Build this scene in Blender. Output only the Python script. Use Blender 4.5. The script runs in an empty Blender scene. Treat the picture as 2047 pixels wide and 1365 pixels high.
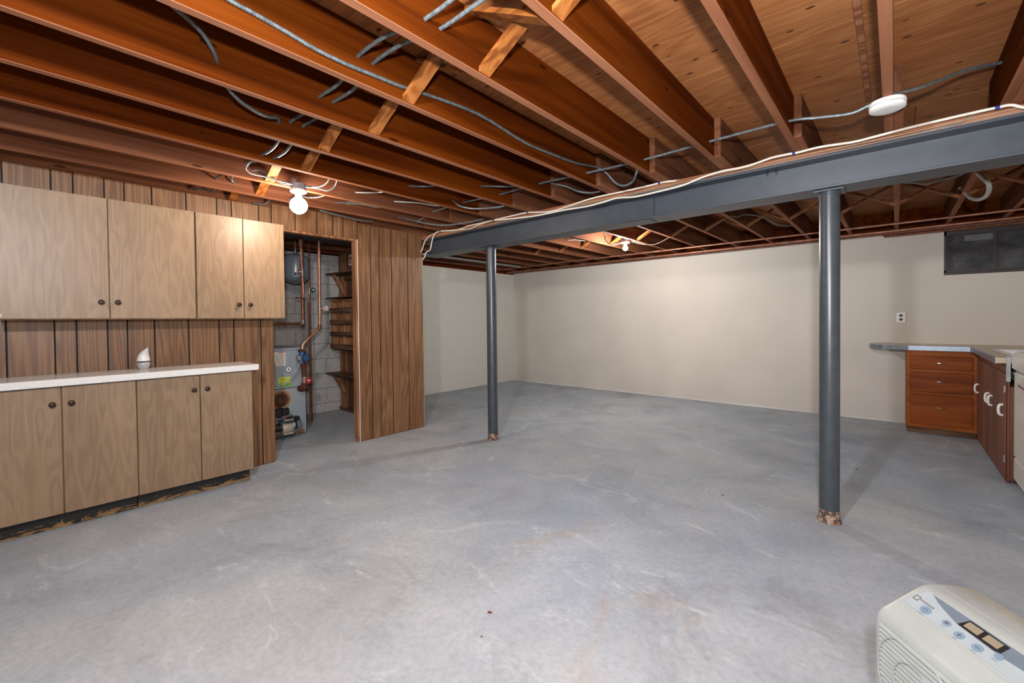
import bpy, bmesh, math, random
from mathutils import Vector, Matrix
random.seed(7)
SC = bpy.context.scene
COL = SC.collection
pi = math.pi

# ------------------------------------------------------------------ camera
# calibrated on the photograph: X runs along the steel beam, Y along the joists, Z up, eye 1.25 m
F_PX, YAW, CY, PITCH, ROLL = 868.309, 0.7222657, 653.784, -0.0158391, -0.010479
fw = Vector((-math.sin(YAW), math.cos(YAW), 0)); rt = Vector((math.cos(YAW), math.sin(YAW), 0)); up = Vector((0, 0, 1))
f2 = fw * math.cos(PITCH) + up * math.sin(PITCH); u2 = up * math.cos(PITCH) - fw * math.sin(PITCH)
r3 = rt * math.cos(ROLL) + u2 * math.sin(ROLL); u3 = u2 * math.cos(ROLL) - rt * math.sin(ROLL)
cam = bpy.data.cameras.new('camera'); camo = bpy.data.objects.new('camera', cam); COL.objects.link(camo)
rot = Matrix((r3, u3, -f2)).transposed().to_4x4()
camo.matrix_world = Matrix.Translation((0, 0, 1.25)) @ rot
cam.sensor_fit = 'HORIZONTAL'; cam.sensor_width = 36; cam.lens = 36 * F_PX / 2047
cam.shift_x = 0.0; cam.shift_y = (CY - 682.5) / 2047
cam.clip_start = 0.02; cam.clip_end = 60
SC.camera = camo

# ------------------------------------------------------------------ world, lights, exposure
W = bpy.data.worlds.new('world'); SC.world = W; W.use_nodes = True
W.node_tree.nodes['Background'].inputs[0].default_value = (0.02, 0.022, 0.03, 1)
W.node_tree.nodes['Background'].inputs[1].default_value = 1.0
SC.view_settings.view_transform = 'Standard'; SC.view_settings.look = 'None'
SC.view_settings.gamma = 1.0; SC.view_settings.use_curve_mapping = False
SC.view_settings.exposure = 0.27
WARM_BULB = 205.0      # emission of the near globe bulb
COOL_BULB = 1900.0      # emission of the far bulb
# the photographer's flash on top of the camera, its head tilted up toward the joists
fl = bpy.data.lights.new('camera_flash', 'SPOT'); fl.energy = 300; fl.shadow_soft_size = 0.04
fl.spot_size = math.radians(165); fl.spot_blend = 1.0; fl.color = (0.94, 0.97, 1.0)
flo = bpy.data.objects.new('camera_flash', fl); COL.objects.link(flo); flo.location = (0.08, -0.08, 1.50)
flo.rotation_euler = Vector((-0.42, 0.82, 0.36)).to_track_quat('-Z', 'Y').to_euler()
# added fill lamp, unseen behind the camera, to brighten the near floor
bk = bpy.data.lights.new('rear_fill_lamp', 'POINT'); bk.energy = 185; bk.shadow_soft_size = 0.06; bk.color = (0.96, 0.97, 1.0)
bko = bpy.data.objects.new('rear_fill_lamp', bk); COL.objects.link(bko); bko.location = (-0.66, -0.20, 2.12)
SC.cycles.max_bounces = 6; SC.cycles.diffuse_bounces = 3; SC.cycles.glossy_bounces = 3; SC.cycles.transmission_bounces = 4
SC.cycles.caustics_reflective = False; SC.cycles.caustics_refractive = False

# ------------------------------------------------------------------ mesh helpers
ORG = {}
def tag(o, label=None, cat=None, group=None, kind=None):
    if label: o['label'] = label
    if cat: o['category'] = cat
    if group: o['group'] = group
    if kind: o['kind'] = kind
    return o
def empty(name, loc, label=None, cat=None, group=None, rz=0.0, local=False):
    o = bpy.data.objects.new(name, None); COL.objects.link(o); o.location = loc; o.rotation_euler = (0, 0, rz)
    o.empty_display_size = 0.05
    ORG[o.name] = Vector((0, 0, 0)) if local else Vector(loc)
    return tag(o, label, cat, group)
def smooth_path(pts, n=6):
    P = [Vector(p) for p in pts]
    if len(P) < 3: return P
    out = []
    for i in range(len(P) - 1):
        p0 = P[max(i - 1, 0)]; p1 = P[i]; p2 = P[i + 1]; p3 = P[min(i + 2, len(P) - 1)]
        for k in range(n):
            t = k / n
            out.append(0.5 * ((2 * p1) + (-p0 + p2) * t + (2 * p0 - 5 * p1 + 4 * p2 - p3) * t * t + (-p0 + 3 * p1 - 3 * p2 + p3) * t ** 3))
    out.append(P[-1]); return out
def resample(P, step):
    out = [P[0].copy()]; acc = 0.0
    for a, b in zip(P[:-1], P[1:]):
        L = (b - a).length
        if L < 1e-9: continue
        t = step - acc
        while t <= L:
            out.append(a + (b - a) * (t / L)); t += step
        acc = L - (t - step)
    if (out[-1] - P[-1]).length > step * 0.3: out.append(P[-1].copy())
    return out
class MB:
    def __init__(s): s.v = []; s.f = []; s.m = []; s.mi = 0
    def add(s, vs, fs):
        o = len(s.v); s.v += [Vector(p) for p in vs]
        for f in fs: s.f.append([o + i for i in f]); s.m.append(s.mi)
        return s
    def box(s, x0, x1, y0, y1, z0, z1, b=0.0):
        if x1 < x0: x0, x1 = x1, x0
        if y1 < y0: y0, y1 = y1, y0
        if z1 < z0: z0, z1 = z1, z0
        if b <= 0:
            vs = [(x, y, z) for x in (x0, x1) for y in (y0, y1) for z in (z0, z1)]
            return s.add(vs, [(0, 1, 3, 2), (4, 6, 7, 5), (0, 4, 5, 1), (2, 3, 7, 6), (0, 2, 6, 4), (1, 5, 7, 3)])
        b = min(b, (x1 - x0) * .45, (y1 - y0) * .45, (z1 - z0) * .45)
        bm = bmesh.new()
        for x, sx in ((x0, 1), (x1, -1)):
            for y, sy in ((y0, 1), (y1, -1)):
                for z, sz in ((z0, 1), (z1, -1)):
                    bm.verts.new((x, y + sy * b, z + sz * b)); bm.verts.new((x + sx * b, y, z + sz * b)); bm.verts.new((x + sx * b, y + sy * b, z))
        bmesh.ops.convex_hull(bm, input=bm.verts); bmesh.ops.dissolve_limit(bm, angle_limit=0.02, verts=bm.verts, edges=bm.edges)
        bmesh.ops.recalc_face_normals(bm, faces=bm.faces)
        bm.verts.index_update()
        s.add([v.co.copy() for v in bm.verts], [[v.index for v in f.verts] for f in bm.faces]); bm.free(); return s
    def tube(s, pts, r, seg=10, cap=True, radii=None):
        P = [Vector(p) for p in pts]; n = len(P)
        up0 = None; vs = []; fs = []
        for i, p in enumerate(P):
            t = (P[min(i + 1, n - 1)] - P[max(i - 1, 0)])
            t = t.normalized() if t.length > 1e-9 else Vector((0, 0, 1))
            if up0 is None: up0 = t.orthogonal().normalized()
            up0 = (up0 - t * up0.dot(t)); up0 = up0.normalized() if up0.length > 1e-6 else t.orthogonal().normalized()
            w = t.cross(up0); rr = radii[i] if radii else r
            for k in range(seg):
                a = 2 * pi * k / seg; vs.append(p + (up0 * math.cos(a) + w * math.sin(a)) * rr)
        for i in range(n - 1):
            for k in range(seg):
                k2 = (k + 1) % seg; fs.append((i * seg + k, i * seg + k2, (i + 1) * seg + k2, (i + 1) * seg + k))
        if cap: fs.append(tuple(range(seg - 1, -1, -1))); fs.append(tuple((n - 1) * seg + k for k in range(seg)))
        return s.add(vs, fs)
    def lathe(s, prof, c=(0, 0, 0), axis='z', seg=24, sx=1.0, sy=1.0):
        # prof: list of (radius, height) along axis
        c = Vector(c); vs = []; fs = []
        for r, h in prof:
            for k in range(seg):
                a = 2 * pi * k / seg; x, y = r * math.cos(a) * sx, r * math.sin(a) * sy
                q = {'z': (x, y, h), 'x': (h, x, y), 'y': (y, h, x)}[axis]
                vs.append(c + Vector(q))
        n = len(prof)
        for i in range(n - 1):
            for k in range(seg):
                k2 = (k + 1) % seg; fs.append((i * seg + k, i * seg + k2, (i + 1) * seg + k2, (i + 1) * seg + k))
        fs.append(tuple(range(seg - 1, -1, -1))); fs.append(tuple((n - 1) * seg + k for k in range(seg)))
        return s.add(vs, fs)
    def prism(s, poly, a, b, axis='z'):
        # poly in the two other axes (order x,y / x,z / y,z), extruded from a to b along axis
        n = len(poly); mk = {'z': lambda p, h: (p[0], p[1], h), 'y': lambda p, h: (p[0], h, p[1]), 'x': lambda p, h: (h, p[0], p[1])}[axis]
        vs = [mk(p, a) for p in poly] + [mk(p, b) for p in poly]
        fs = [tuple(range(n - 1, -1, -1)), tuple(range(n, 2 * n))]
        for i in range(n):
            j = (i + 1) % n; fs.append((i, j, n + j, n + i))
        return s.add(vs, fs)
    def build(s, name, mat, parent=None, smooth=False, center=True, **kw):
        lo = Vector([min(v[i] for v in s.v) for i in range(3)]); hi = Vector([max(v[i] for v in s.v) for i in range(3)])
        c = (lo + hi) / 2 if center else Vector((0, 0, 0))
        me = bpy.data.meshes.new(name); me.from_pydata([tuple(v - c) for v in s.v], [], s.f)
        mats = mat if isinstance(mat, (list, tuple)) else [mat]
        for m in mats: me.materials.append(m)
        if len(mats) > 1 and max(s.m) > 0: me.polygons.foreach_set('material_index', s.m)
        bm = bmesh.new(); bm.from_mesh(me); bmesh.ops.recalc_face_normals(bm, faces=bm.faces); bm.to_mesh(me); bm.free()
        if smooth:
            me.polygons.foreach_set('use_smooth', [True] * len(me.polygons))
            me.set_sharp_from_angle(angle=math.radians(40))
        o = bpy.data.objects.new(name, me); COL.objects.link(o)
        ORG[o.name] = c
        if parent is not None:
            o.parent = parent; o.location = c - ORG[parent.name]
        else: o.location = c
        tag(o, **kw); return o
def dup(src, parent, c, name=None):
    o = src.copy(); COL.objects.link(o); o.parent = parent; ORG[o.name] = Vector(c)
    o.location = Vector(c) - (ORG[parent.name] if parent else Vector((0, 0, 0))); return o

# ------------------------------------------------------------------ materials
def lin(c):
    f = lambda u: u / 12.92 if u <= 0.04045 else ((u + 0.055) / 1.055) ** 2.4
    return tuple(f(x / 255.0) for x in c) + (1.0,)
class NT:
    def __init__(s, name):
        s.mat = bpy.data.materials.new(name); s.mat.use_nodes = True; s.t = s.mat.node_tree; s.b = s.t.nodes['Principled BSDF']
        s.o = s.t.nodes['Material Output']
    def n(s, t, **kw):
        x = s.t.nodes.new(t)
        for k, v in kw.items(): setattr(x, k, v)
        return x
    def l(s, a, b): s.t.links.new(a, b)
    def coord(s, scale=(1, 1, 1), rnd=True, which='Object'):
        tc = s.n('ShaderNodeTexCoord'); out = tc.outputs[which]
        if rnd:
            oi = s.n('ShaderNodeObjectInfo'); m = s.n('ShaderNodeVectorMath', operation='SCALE'); m.inputs[0].default_value = (17.3, 9.1, 23.7)
            s.l(oi.outputs['Random'], m.inputs['Scale']); a = s.n('ShaderNodeVectorMath', operation='ADD'); s.l(out, a.inputs[0]); s.l(m.outputs[0], a.inputs[1]); out = a.outputs[0]
        mp = s.n('ShaderNodeMapping'); mp.inputs['Scale'].default_value = scale; s.l(out, mp.inputs[0]); return mp.outputs[0]
    def noise(s, vec, scale=1.0, detail=4.0, rough=0.5, dist=0.0):
        x = s.n('ShaderNodeTexNoise'); x.inputs['Scale'].default_value = scale; x.inputs['Detail'].default_value = detail
        x.inputs['Roughness'].default_value = rough; x.inputs['Distortion'].default_value = dist; s.l(vec, x.inputs['Vector']); return x.outputs['Fac']
    def math(s, op, a, b=None, clamp=False):
        x = s.n('ShaderNodeMath', operation=op); x.use_clamp = clamp
        for i, v in enumerate((a, b)):
            if v is None: continue
            if isinstance(v, (int, float)): x.inputs[i].default_value = v
            else: s.l(v, x.inputs[i])
        return x.outputs[0]
    def ramp(s, fac, stops):
        x = s.n('ShaderNodeValToRGB'); e = x.color_ramp.elements
        while len(e) < len(stops): e.new(0.5)
        for el, (p, c) in zip(e, stops): el.position = p; el.color = c
        s.l(fac, x.inputs[0]); return x.outputs[0]
    def mix(s, fac, a, b, bt='MIX'):
        x = s.n('ShaderNodeMix', data_type='RGBA', blend_type=bt)
        for i, v in ((0, fac), (6, a), (7, b)):
            if isinstance(v, (int, float)): x.inputs[i].default_value = v
            elif isinstance(v, tuple): x.inputs[i].default_value = v
            else: s.l(v, x.inputs[i])
        return x.outputs[2]
    def bump(s, h, strength=0.2, dist=0.005):
        x = s.n('ShaderNodeBump'); x.inputs['Strength'].default_value = strength; x.inputs['Distance'].default_value = dist
        s.l(h, x.inputs['Height']); s.l(x.outputs[0], s.b.inputs['Normal'])
    def col(s, c):
        if isinstance(c, tuple): s.b.inputs['Base Color'].default_value = c
        else: s.l(c, s.b.inputs['Base Color'])
    def set(s, rough=0.6, metal=0.0, spec=0.5):
        s.b.inputs['Roughness'].default_value = rough; s.b.inputs['Metallic'].default_value = metal; s.b.inputs['Specular IOR Level'].default_value = spec; return s.mat
def plain(name, c, rough=0.5, metal=0.0, var=0.12, scale=25.0, spec=0.5, bump=0.0):
    t = NT(name); v = t.noise(t.coord(), scale, 2.0, 0.6); c = lin(c)
    d = tuple(x * (1 - var) for x in c[:3]) + (1,); e = tuple(min(1, x * (1 + var)) for x in c[:3]) + (1,)
    t.col(t.ramp(v, [(0.3, d), (0.7, e)]))
    if bump: t.bump(v, bump, 0.003)
    return t.set(rough, metal, spec)
def wood(name, dark, mid, light, axis='z', rings=7.0, across=9.0, along=0.9, fiber=130.0, rough=0.6, spec=0.3, knots=False, contrast=1.0, bump=0.12):
    t = NT(name)
    def sc(a, l): return {'x': (l, a, a), 'y': (a, l, a), 'z': (a, a, l)}[axis]
    big = t.noise(t.coord(sc(across, along)), 1.0, 1.5, 0.45, 0.15)
    ringv = t.math('SINE', t.math('MULTIPLY', big, rings * 6.283)); ringv = t.math('MULTIPLY_ADD', ringv, 0.5); t.t.nodes[-1].inputs[2].default_value = 0.5
    fib = t.noise(t.coord(sc(fiber, 2.2)), 1.0, 2.0, 0.6)
    blot = t.noise(t.coord(sc(3.0, 0.7)), 1.0, 1.0, 0.5)
    a = t.math('MULTIPLY', ringv, 0.45 * contrast); b = t.math('MULTIPLY', fib, 0.42); c = t.math('MULTIPLY', blot, 0.40)
    f = t.math('ADD', t.math('ADD', a, b), c, True)
    colr = t.ramp(f, [(0.22, lin(dark)), (0.55, lin(mid)), (0.9, lin(light))])
    if knots:
        vo = t.n('ShaderNodeTexVoronoi'); vo.inputs['Scale'].default_value = 1.0; t.l(t.coord(sc(9.0, 2.6)), vo.inputs['Vector'])
        k = t.math('LESS_THAN', vo.outputs['Distance'], 0.085)
        colr = t.mix(t.math('MULTIPLY', k, 0.75), colr, tuple(x * 0.35 for x in lin(dark)[:3]) + (1,))
    t.col(colr)
    return t.set(rough, 0, spec)

m_joist = wood('joist_lumber', (54, 17, 1), (85, 35, 3), (108, 52, 10), 'y', 4, 7, 0.4, contrast=0.5, rough=0.75, spec=0.04, knots=True)
m_joist_bulb_lit = wood('bulb_lit_joist_lumber', (72, 40, 26), (104, 64, 44), (128, 86, 62), 'y', 4, 7, 0.4, contrast=0.5, rough=0.8, spec=0.05, knots=True)  # bulb light and flare haze painted in as a paler, pinker wood tone
m_joist_edge = wood('floor_lit_joist_edge', (122, 74, 50), (150, 98, 70), (170, 120, 90), 'y', 4, 9, 0.5, contrast=0.4, rough=0.8, spec=0.1)  # light bounced up from the floor, painted into the joist undersides
m_plank_x = wood('plate_lumber', (100, 56, 34), (138, 84, 56), (168, 114, 82), 'x', 5, 10, 0.6, rough=0.65)
m_bridge = wood('bridging_lumber', (84, 40, 12), (130, 72, 26), (160, 98, 46), 'x', 4, 14, 1.5, rough=0.6, knots=True)
m_panel = wood('walnut_panel', (82, 54, 34), (122, 86, 57), (150, 112, 78), 'z', 9, 12, 0.6, fiber=170, rough=0.42, spec=0.4, contrast=0.62)
m_cab = wood('birch_laminate', (118, 95, 73), (148, 123, 97), (165, 141, 114), 'z', 6, 13.0, 2.3, fiber=220, rough=0.40, spec=0.4, contrast=0.30, bump=0.03)
m_cab_side = wood('cabinet_carcass', (96, 72, 50), (128, 98, 70), (150, 120, 90), 'z', 4, 8, 1.0, rough=0.6)
m_closet_wood = wood('closet_shelf_wood', (52, 34, 24), (92, 64, 46), (120, 88, 66), 'x', 4, 10, 0.9, rough=0.6)
m_closet_board = wood('closet_backboard', (72, 50, 36), (96, 68, 50), (116, 86, 64), 'z', 3, 6, 0.8, rough=0.7, contrast=0.5)
m_stud = wood('stud_lumber', (92, 56, 34), (132, 86, 56), (160, 114, 80), 'z', 4, 12, 0.7, rough=0.65, knots=True)
m_cherry = wood('cherry_cabinet', (96, 40, 9), (138, 67, 20), (164, 90, 35), 'x', 4, 6, 0.8, contrast=0.45, rough=0.5, spec=0.15)
m_cherry_v = wood('worn_cherry_door', (84, 48, 34), (118, 74, 56), (146, 102, 82), 'z', 3, 7, 0.8, contrast=0.4, rough=0.6, spec=0.3)

def floor_mat():
    t = NT('concrete_floor'); c = t.coord(rnd=False)
    big = t.noise(c, 0.5, 3, 0.6, 0.5); mid = t.noise(c, 1.5, 7, 0.66, 0.6); fine = t.noise(c, 34, 3, 0.72); speck = t.noise(c, 150, 1, 0.6)
    base = t.ramp(mid, [(0.26, lin((136, 140, 148))), (0.44, lin((170, 174, 181))), (0.56, lin((184, 188, 194))), (0.74, lin((206, 208, 212)))])
    tint = t.ramp(big, [(0.3, lin((150, 164, 190))), (0.5, lin((176, 181, 190))), (0.68, lin((196, 190, 184)))])
    x = t.mix(0.38, base, tint)
    # broad worn stains, pale chalky patches, tan traces, thin scuffs and pits
    st = t.noise(c, 0.9, 6, 0.74, 1.2)
    x = t.mix(t.math('MULTIPLY', t.ramp(st, [(0.55, (0, 0, 0, 1)), (0.66, (1, 1, 1, 1))]), 0.34), x, lin((124, 125, 130)))
    sc = t.noise(t.coord((1.0, 2.2, 1.0), False), 1.9, 7, 0.78, 0.9)
    x = t.mix(t.math('MULTIPLY', t.ramp(sc, [(0.57, (0, 0, 0, 1)), (0.66, (1, 1, 1, 1))]), 0.55), x, lin((216, 218, 222)))
    tn = t.noise(t.coord((1.6, 1.0, 1.0), False), 1.1, 5, 0.72, 0.7)
    x = t.mix(t.math('MULTIPLY', t.ramp(tn, [(0.60, (0, 0, 0, 1)), (0.70, (1, 1, 1, 1))]), 0.4), x, lin((186, 164, 146)))
    vo = t.n('ShaderNodeTexVoronoi'); vo.feature = 'DISTANCE_TO_EDGE'; vo.inputs['Scale'].default_value = 0.55
    wv = t.n('ShaderNodeVectorMath', operation='ADD'); nz = t.n('ShaderNodeTexNoise'); nz.inputs['Scale'].default_value = 1.3; nz.inputs['Detail'].default_value = 2
    t.l(c, nz.inputs['Vector']); t.l(c, wv.inputs[0]); t.l(nz.outputs['Color'], wv.inputs[1]); t.l(wv.outputs[0], vo.inputs['Vector'])
    arc = t.math('MULTIPLY', t.math('LESS_THAN', vo.outputs['Distance'], 0.010), t.ramp(t.noise(c, 1.4, 3), [(0.55, (0, 0, 0, 1)), (0.62, (1, 1, 1, 1))]))
    x = t.mix(t.math('MULTIPLY', arc, 0.32), x, lin((222, 223, 226)))
    x = t.mix(t.math('MULTIPLY', t.ramp(fine, [(0.34, (1, 1, 1, 1)), (0.60, (0, 0, 0, 1))]), 0.20), x, lin((116, 110, 106)))
    x = t.mix(t.math('MULTIPLY', t.ramp(speck, [(0.70, (0, 0, 0, 1)), (0.74, (1, 1, 1, 1))]), 0.35), x, lin((96, 92, 90)))
    x = t.mix(1.0, x, (0.93, 0.985, 1.0, 1), 'MULTIPLY')
    t.col(x); t.bump(t.noise(c, 30, 2, 0.7), 0.2, 0.003)
    return t.set(0.72, 0, 0.35)
m_floor = floor_mat()
def paint_mat(name, c, var=0.05):
    t = NT(name); a = t.noise(t.coord(rnd=False), 1.1, 2, 0.6); f = t.noise(t.coord(rnd=False), 110, 1, 0.6)
    c0 = lin(c); t.col(t.ramp(a, [(0.3, tuple(x * (1 - var) for x in c0[:3]) + (1,)), (0.7, tuple(min(1, x * (1 + var)) for x in c0[:3]) + (1,))]))
    t.bump(f, 0.25, 0.002); return t.set(0.75, 0, 0.3)
m_cream = paint_mat('cream_paint', (213, 205, 195))
m_cream_block = paint_mat('cream_block_paint', (208, 204, 194), 0.008)
m_plaster = paint_mat('crumbling_plaster', (214, 210, 206), 0.2)
m_block = plain('cinder_block', (176, 173, 170), 0.9, 0, 0.2, 45, 0.2, 0.5)
m_mortar = plain('mortar', (140, 136, 132), 0.95, 0, 0.15, 60, 0.2, 0.3)
def ply_mat():
    t = NT('fir_plywood')
    big = t.noise(t.coord((0.9, 7.0, 7.0)), 1.0, 2.5, 0.5, 0.5)
    r = t.math('SINE', t.math('MULTIPLY', big, 55.0)); r = t.math('MULTIPLY', t.math('ADD', r, 1.0), 0.5)
    fib = t.noise(t.coord((3.0, 120, 120)), 1.0, 3, 0.6); blot = t.noise(t.coord((1, 2, 1)), 1.3, 3, 0.55)
    f = t.math('ADD', t.math('ADD', t.math('MULTIPLY', r, 0.13), t.math('MULTIPLY', fib, 0.55)), t.math('MULTIPLY', blot, 0.5), True)
    c = t.ramp(f, [(0.3, lin((122, 66, 32))), (0.6, lin((162, 102, 58))), (0.9, lin((190, 132, 82)))])
    vo = t.n('ShaderNodeTexVoronoi'); vo.inputs['Scale'].default_value = 1.0; t.l(t.coord((7.0, 15.0, 9.0)), vo.inputs['Vector'])
    k = t.math('LESS_THAN', vo.outputs['Distance'], 0.12)
    c = t.mix(t.math('MULTIPLY', k, 0.85), c, lin((52, 22, 10)))
    t.col(c); return t.set(0.6, 0, 0.3)
m_ply = ply_mat()
m_dark = plain('dark_void', (26, 23, 22), 0.9)
m_groove = plain('groove_black', (22, 20, 20), 0.8)
m_steel = plain('grey_beam_paint', (64, 70, 78), 0.40, 0.0, 0.10, 9, 0.5, 0.04)
m_column = plain('grey_column_paint', (62, 68, 74), 0.32, 0.0, 0.14, 14, 0.55, 0.05)
def rusty_base():
    t = NT('chipped_column_base'); n = t.noise(t.coord(), 40, 5, 0.7)
    t.col(t.ramp(n, [(0.42, lin((58, 62, 68))), (0.5, lin((120, 78, 54))), (0.6, lin((166, 150, 136)))])); t.bump(n, 0.6, 0.006); return t.set(0.8)
m_rustbase = rusty_base()
def bx_mat():
    t = NT('armoured_cable'); n = t.noise(t.coord(), 60, 2); t.col(t.ramp(n, [(0.3, lin((88, 96, 99))), (0.7, lin((124, 132, 134)))])); return t.set(0.42, 0.45)
m_bx = bx_mat()
m_romex = plain('white_cable', (226, 216, 200), 0.55, 0, 0.06)
m_greywire = plain('grey_wire', (128, 124, 118), 0.6)
m_blue = plain('blue_tie', (34, 52, 128), 0.5)
m_copper = plain('copper_pipe', (172, 120, 96), 0.42, 0.6, 0.3, 18, 0.5)
m_copper_old = plain('dull_copper', (128, 78, 58), 0.5, 0.5, 0.4, 22)
m_solder = plain('solder_brass', (150, 132, 112), 0.45, 0.6, 0.25, 60)
m_rust = plain('rusty_iron', (92, 56, 40), 0.85, 0.1, 0.45, 50, 0.3, 0.4)
m_galv = plain('galvanised', (150, 154, 158), 0.42, 0.6, 0.3, 60)
m_boiler = plain('boiler_enamel', (146, 155, 164), 0.38, 0.0, 0.06, 6)
def boiler_low():
    t = NT('boiler_lower_enamel'); v = t.coord(rnd=False); n = t.noise(v, 12, 5, 0.7)
    sep = t.n('ShaderNodeSeparateXYZ'); t.l(v, sep.inputs[0])
    # rust stain: ring round the port (local y/z) and along the bottom edge
    dy = t.math('ADD', sep.outputs[1], -0.0); dz = t.math('ADD', sep.outputs[2], -0.14)
    d = t.math('SQRT', t.math('ADD', t.math('MULTIPLY', dy, dy), t.math('MULTIPLY', dz, dz)))
    ring = t.math('ADD', d, t.math('MULTIPLY', n, 0.04))
    c = t.ramp(ring, [(0.085, lin((60, 36, 22))), (0.105, lin((138, 88, 44))), (0.135, lin((160, 160, 156))), (0.22, lin((146, 155, 164)))])
    low = t.math('LESS_THAN', t.math('ADD', sep.outputs[2], t.math('MULTIPLY', n, 0.12)), -0.165)
    t.col(t.mix(t.math('MULTIPLY', low, 0.85), c, lin((122, 74, 40)))); return t.set(0.42)
m_boiler_low = boiler_low()
m_tank = plain('tank_enamel', (116, 126, 136), 0.26, 0.0, 0.05, 5, 0.6)
m_black = plain('black_plastic', (24, 24, 25), 0.45, 0, 0.2, 20)
m_beige_metal = plain('beige_cast', (176, 168, 150), 0.45, 0.1, 0.1, 20)
m_pump_blue = plain('pump_blue', (38, 78, 122), 0.42, 0, 0.1)
m_red = plain('red_handwheel', (186, 44, 48), 0.5, 0, 0.15)
m_darkblue = plain('dark_blue_handwheel', (34, 48, 74), 0.5, 0, 0.15)
m_white = plain('white_plastic', (232, 230, 226), 0.4, 0, 0.03)
m_offwhite = plain('enamel_white', (222, 218, 208), 0.3, 0, 0.05)
m_paper = plain('paper', (206, 200, 192), 0.8, 0, 0.05)
m_yellow = plain('yellow_sticker', (206, 210, 74), 0.7, 0, 0.06)
m_green = plain('green_sticker', (120, 176, 60), 0.7, 0, 0.06)
m_ink = plain('ink', (70, 66, 62), 0.8)
m_redink = plain('red_ink', (200, 60, 40), 0.8)
m_whiteink = plain('white_ink', (230, 228, 222), 0.7, 0, 0.02)
m_counter = None
def counter_mat():
    t = NT('white_speckled_laminate'); n = t.noise(t.coord(rnd=False), 220, 3, 0.6); s2 = t.noise(t.coord(rnd=False), 90, 2, 0.6)
    c = t.ramp(n, [(0.33, lin((186, 176, 164))), (0.42, lin((224, 224, 222)))])
    t.col(t.mix(t.math('MULTIPLY', t.ramp(s2, [(0.66, (0, 0, 0, 1)), (0.72, (1, 1, 1, 1))]), 0.4), c, lin((160, 140, 120)))); return t.set(0.22, 0, 0.5)
m_counter = counter_mat()
m_tan_counter = plain('tan_laminate', (196, 176, 148), 0.3, 0, 0.05, 60)
m_alu = plain('aluminium_edge', (128, 136, 146), 0.38, 0.8, 0.1)
m_knob = plain('antique_knob', (62, 50, 42), 0.35, 0.7, 0.4, 120)
m_chrome = plain('chrome', (200, 202, 206), 0.15, 1.0, 0.05)
def toe_mat():
    t = NT('scraped_black_toe_board'); v = t.coord((1, 1, 1)); n = t.noise(t.coord((8, 5, 16)), 1.0, 8, 0.72, 1.4); f = t.noise(t.coord((40, 60, 18)), 1, 4, 0.7)
    sep = t.n('ShaderNodeSeparateXYZ'); tc = t.n('ShaderNodeTexCoord'); t.l(tc.outputs['Object'], sep.inputs[0])
    a = t.math('ADD', n, t.math('MULTIPLY', sep.outputs[2], -3.4)); a = t.math('ADD', a, t.math('MULTIPLY', f, 0.10))
    c = t.ramp(a, [(0.64, lin((22, 21, 20))), (0.67, lin((132, 98, 60))), (0.8, lin((158, 122, 78)))])
    t.col(c); return t.set(0.55)
m_toe = toe_mat()
def bulb_mat(name, c, s):
    t = NT(name); e = t.n('ShaderNodeEmission'); e.inputs[0].default_value = c; e.inputs[1].default_value = s; t.l(e.outputs[0], t.o.inputs['Surface']); return t.mat
m_bulb_warm = bulb_mat('warm_bulb_glow', (1.0, 0.82, 0.66, 1), WARM_BULB)
m_bulb_cool = bulb_mat('cool_bulb_glow', (1.0, 0.97, 0.93, 1), COOL_BULB)
m_porcelain = plain('porcelain', (226, 216, 204), 0.3, 0, 0.03)
m_greybox = plain('zinc_box', (142, 144, 146), 0.45, 0.5, 0.2)
def glass_mat():
    t = NT('dirty_dark_glass'); n = t.noise(t.coord((2, 2, 3), False), 2.0, 5, 0.6)
    t.col(t.ramp(n, [(0.35, lin((40, 43, 48))), (0.7, lin((92, 92, 96)))])); return t.set(0.12, 0, 0.6)
m_glass = glass_mat()
m_winframe = plain('brown_window_frame', (50, 38, 32), 0.5)
def dehum_mat():
    t = NT('yellowed_ivory_plastic'); n = t.noise(t.coord(), 6, 6, 0.7); f = t.noise(t.coord(), 30, 5, 0.75)
    c = t.ramp(n, [(0.35, lin((148, 154, 151))), (0.7, lin((159, 165, 162)))])
    t.col(t.mix(t.math('MULTIPLY', t.ramp(f, [(0.64, (0, 0, 0, 1)), (0.72, (1, 1, 1, 1))]), 0.4), c, lin((176, 150, 116)))); return t.set(0.32, 0, 0.5)
m_dehum = dehum_mat()
m_dpanel = plain('control_panel_grey', (150, 160, 164), 0.35, 0, 0.03)
m_dswoosh = plain('control_panel_blue_grey', (98, 110, 122), 0.35, 0, 0.04)
m_dbutton = plain('button_blue_grey', (112, 132, 150), 0.4, 0, 0.05)
m_display = plain('amber_display', (132, 122, 104), 0.25, 0, 0.06)
m_grille_dark = plain('grille_shadow', (134, 130, 118), 0.8)
m_leaf = plain('dry_leaf', (124, 60, 40), 0.8, 0, 0.3, 80)
m_trans = None
def frosted():
    t = NT('frosted_plastic'); t.col(lin((206, 204, 206))); t.b.inputs['Transmission Weight'].default_value = 0.35; return t.set(0.35)
m_trans = frosted()
m_closet_ceil = plain('grey_ceiling_board', (96, 96, 96), 0.7, 0, 0.08, 4)

# ------------------------------------------------------------------ room shell
XP = -4.17            # face of the panelled partition
ZJ, ZT = 2.25, 2.485  # underside / top of the joists
XL, YB, XR, YN = -5.95, 6.82, 1.28, -2.7
fl_o = MB().box(XL - .25, XR + .2, YN - .2, YB + .25, -0.12, 0.0).build('floor', m_floor, kind='structure')
ceil = MB().box(XL - .2, XR + .15, YN - .15, YB + .2, 2.506, 2.56).build('ceiling', m_dark, kind='structure')
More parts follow.
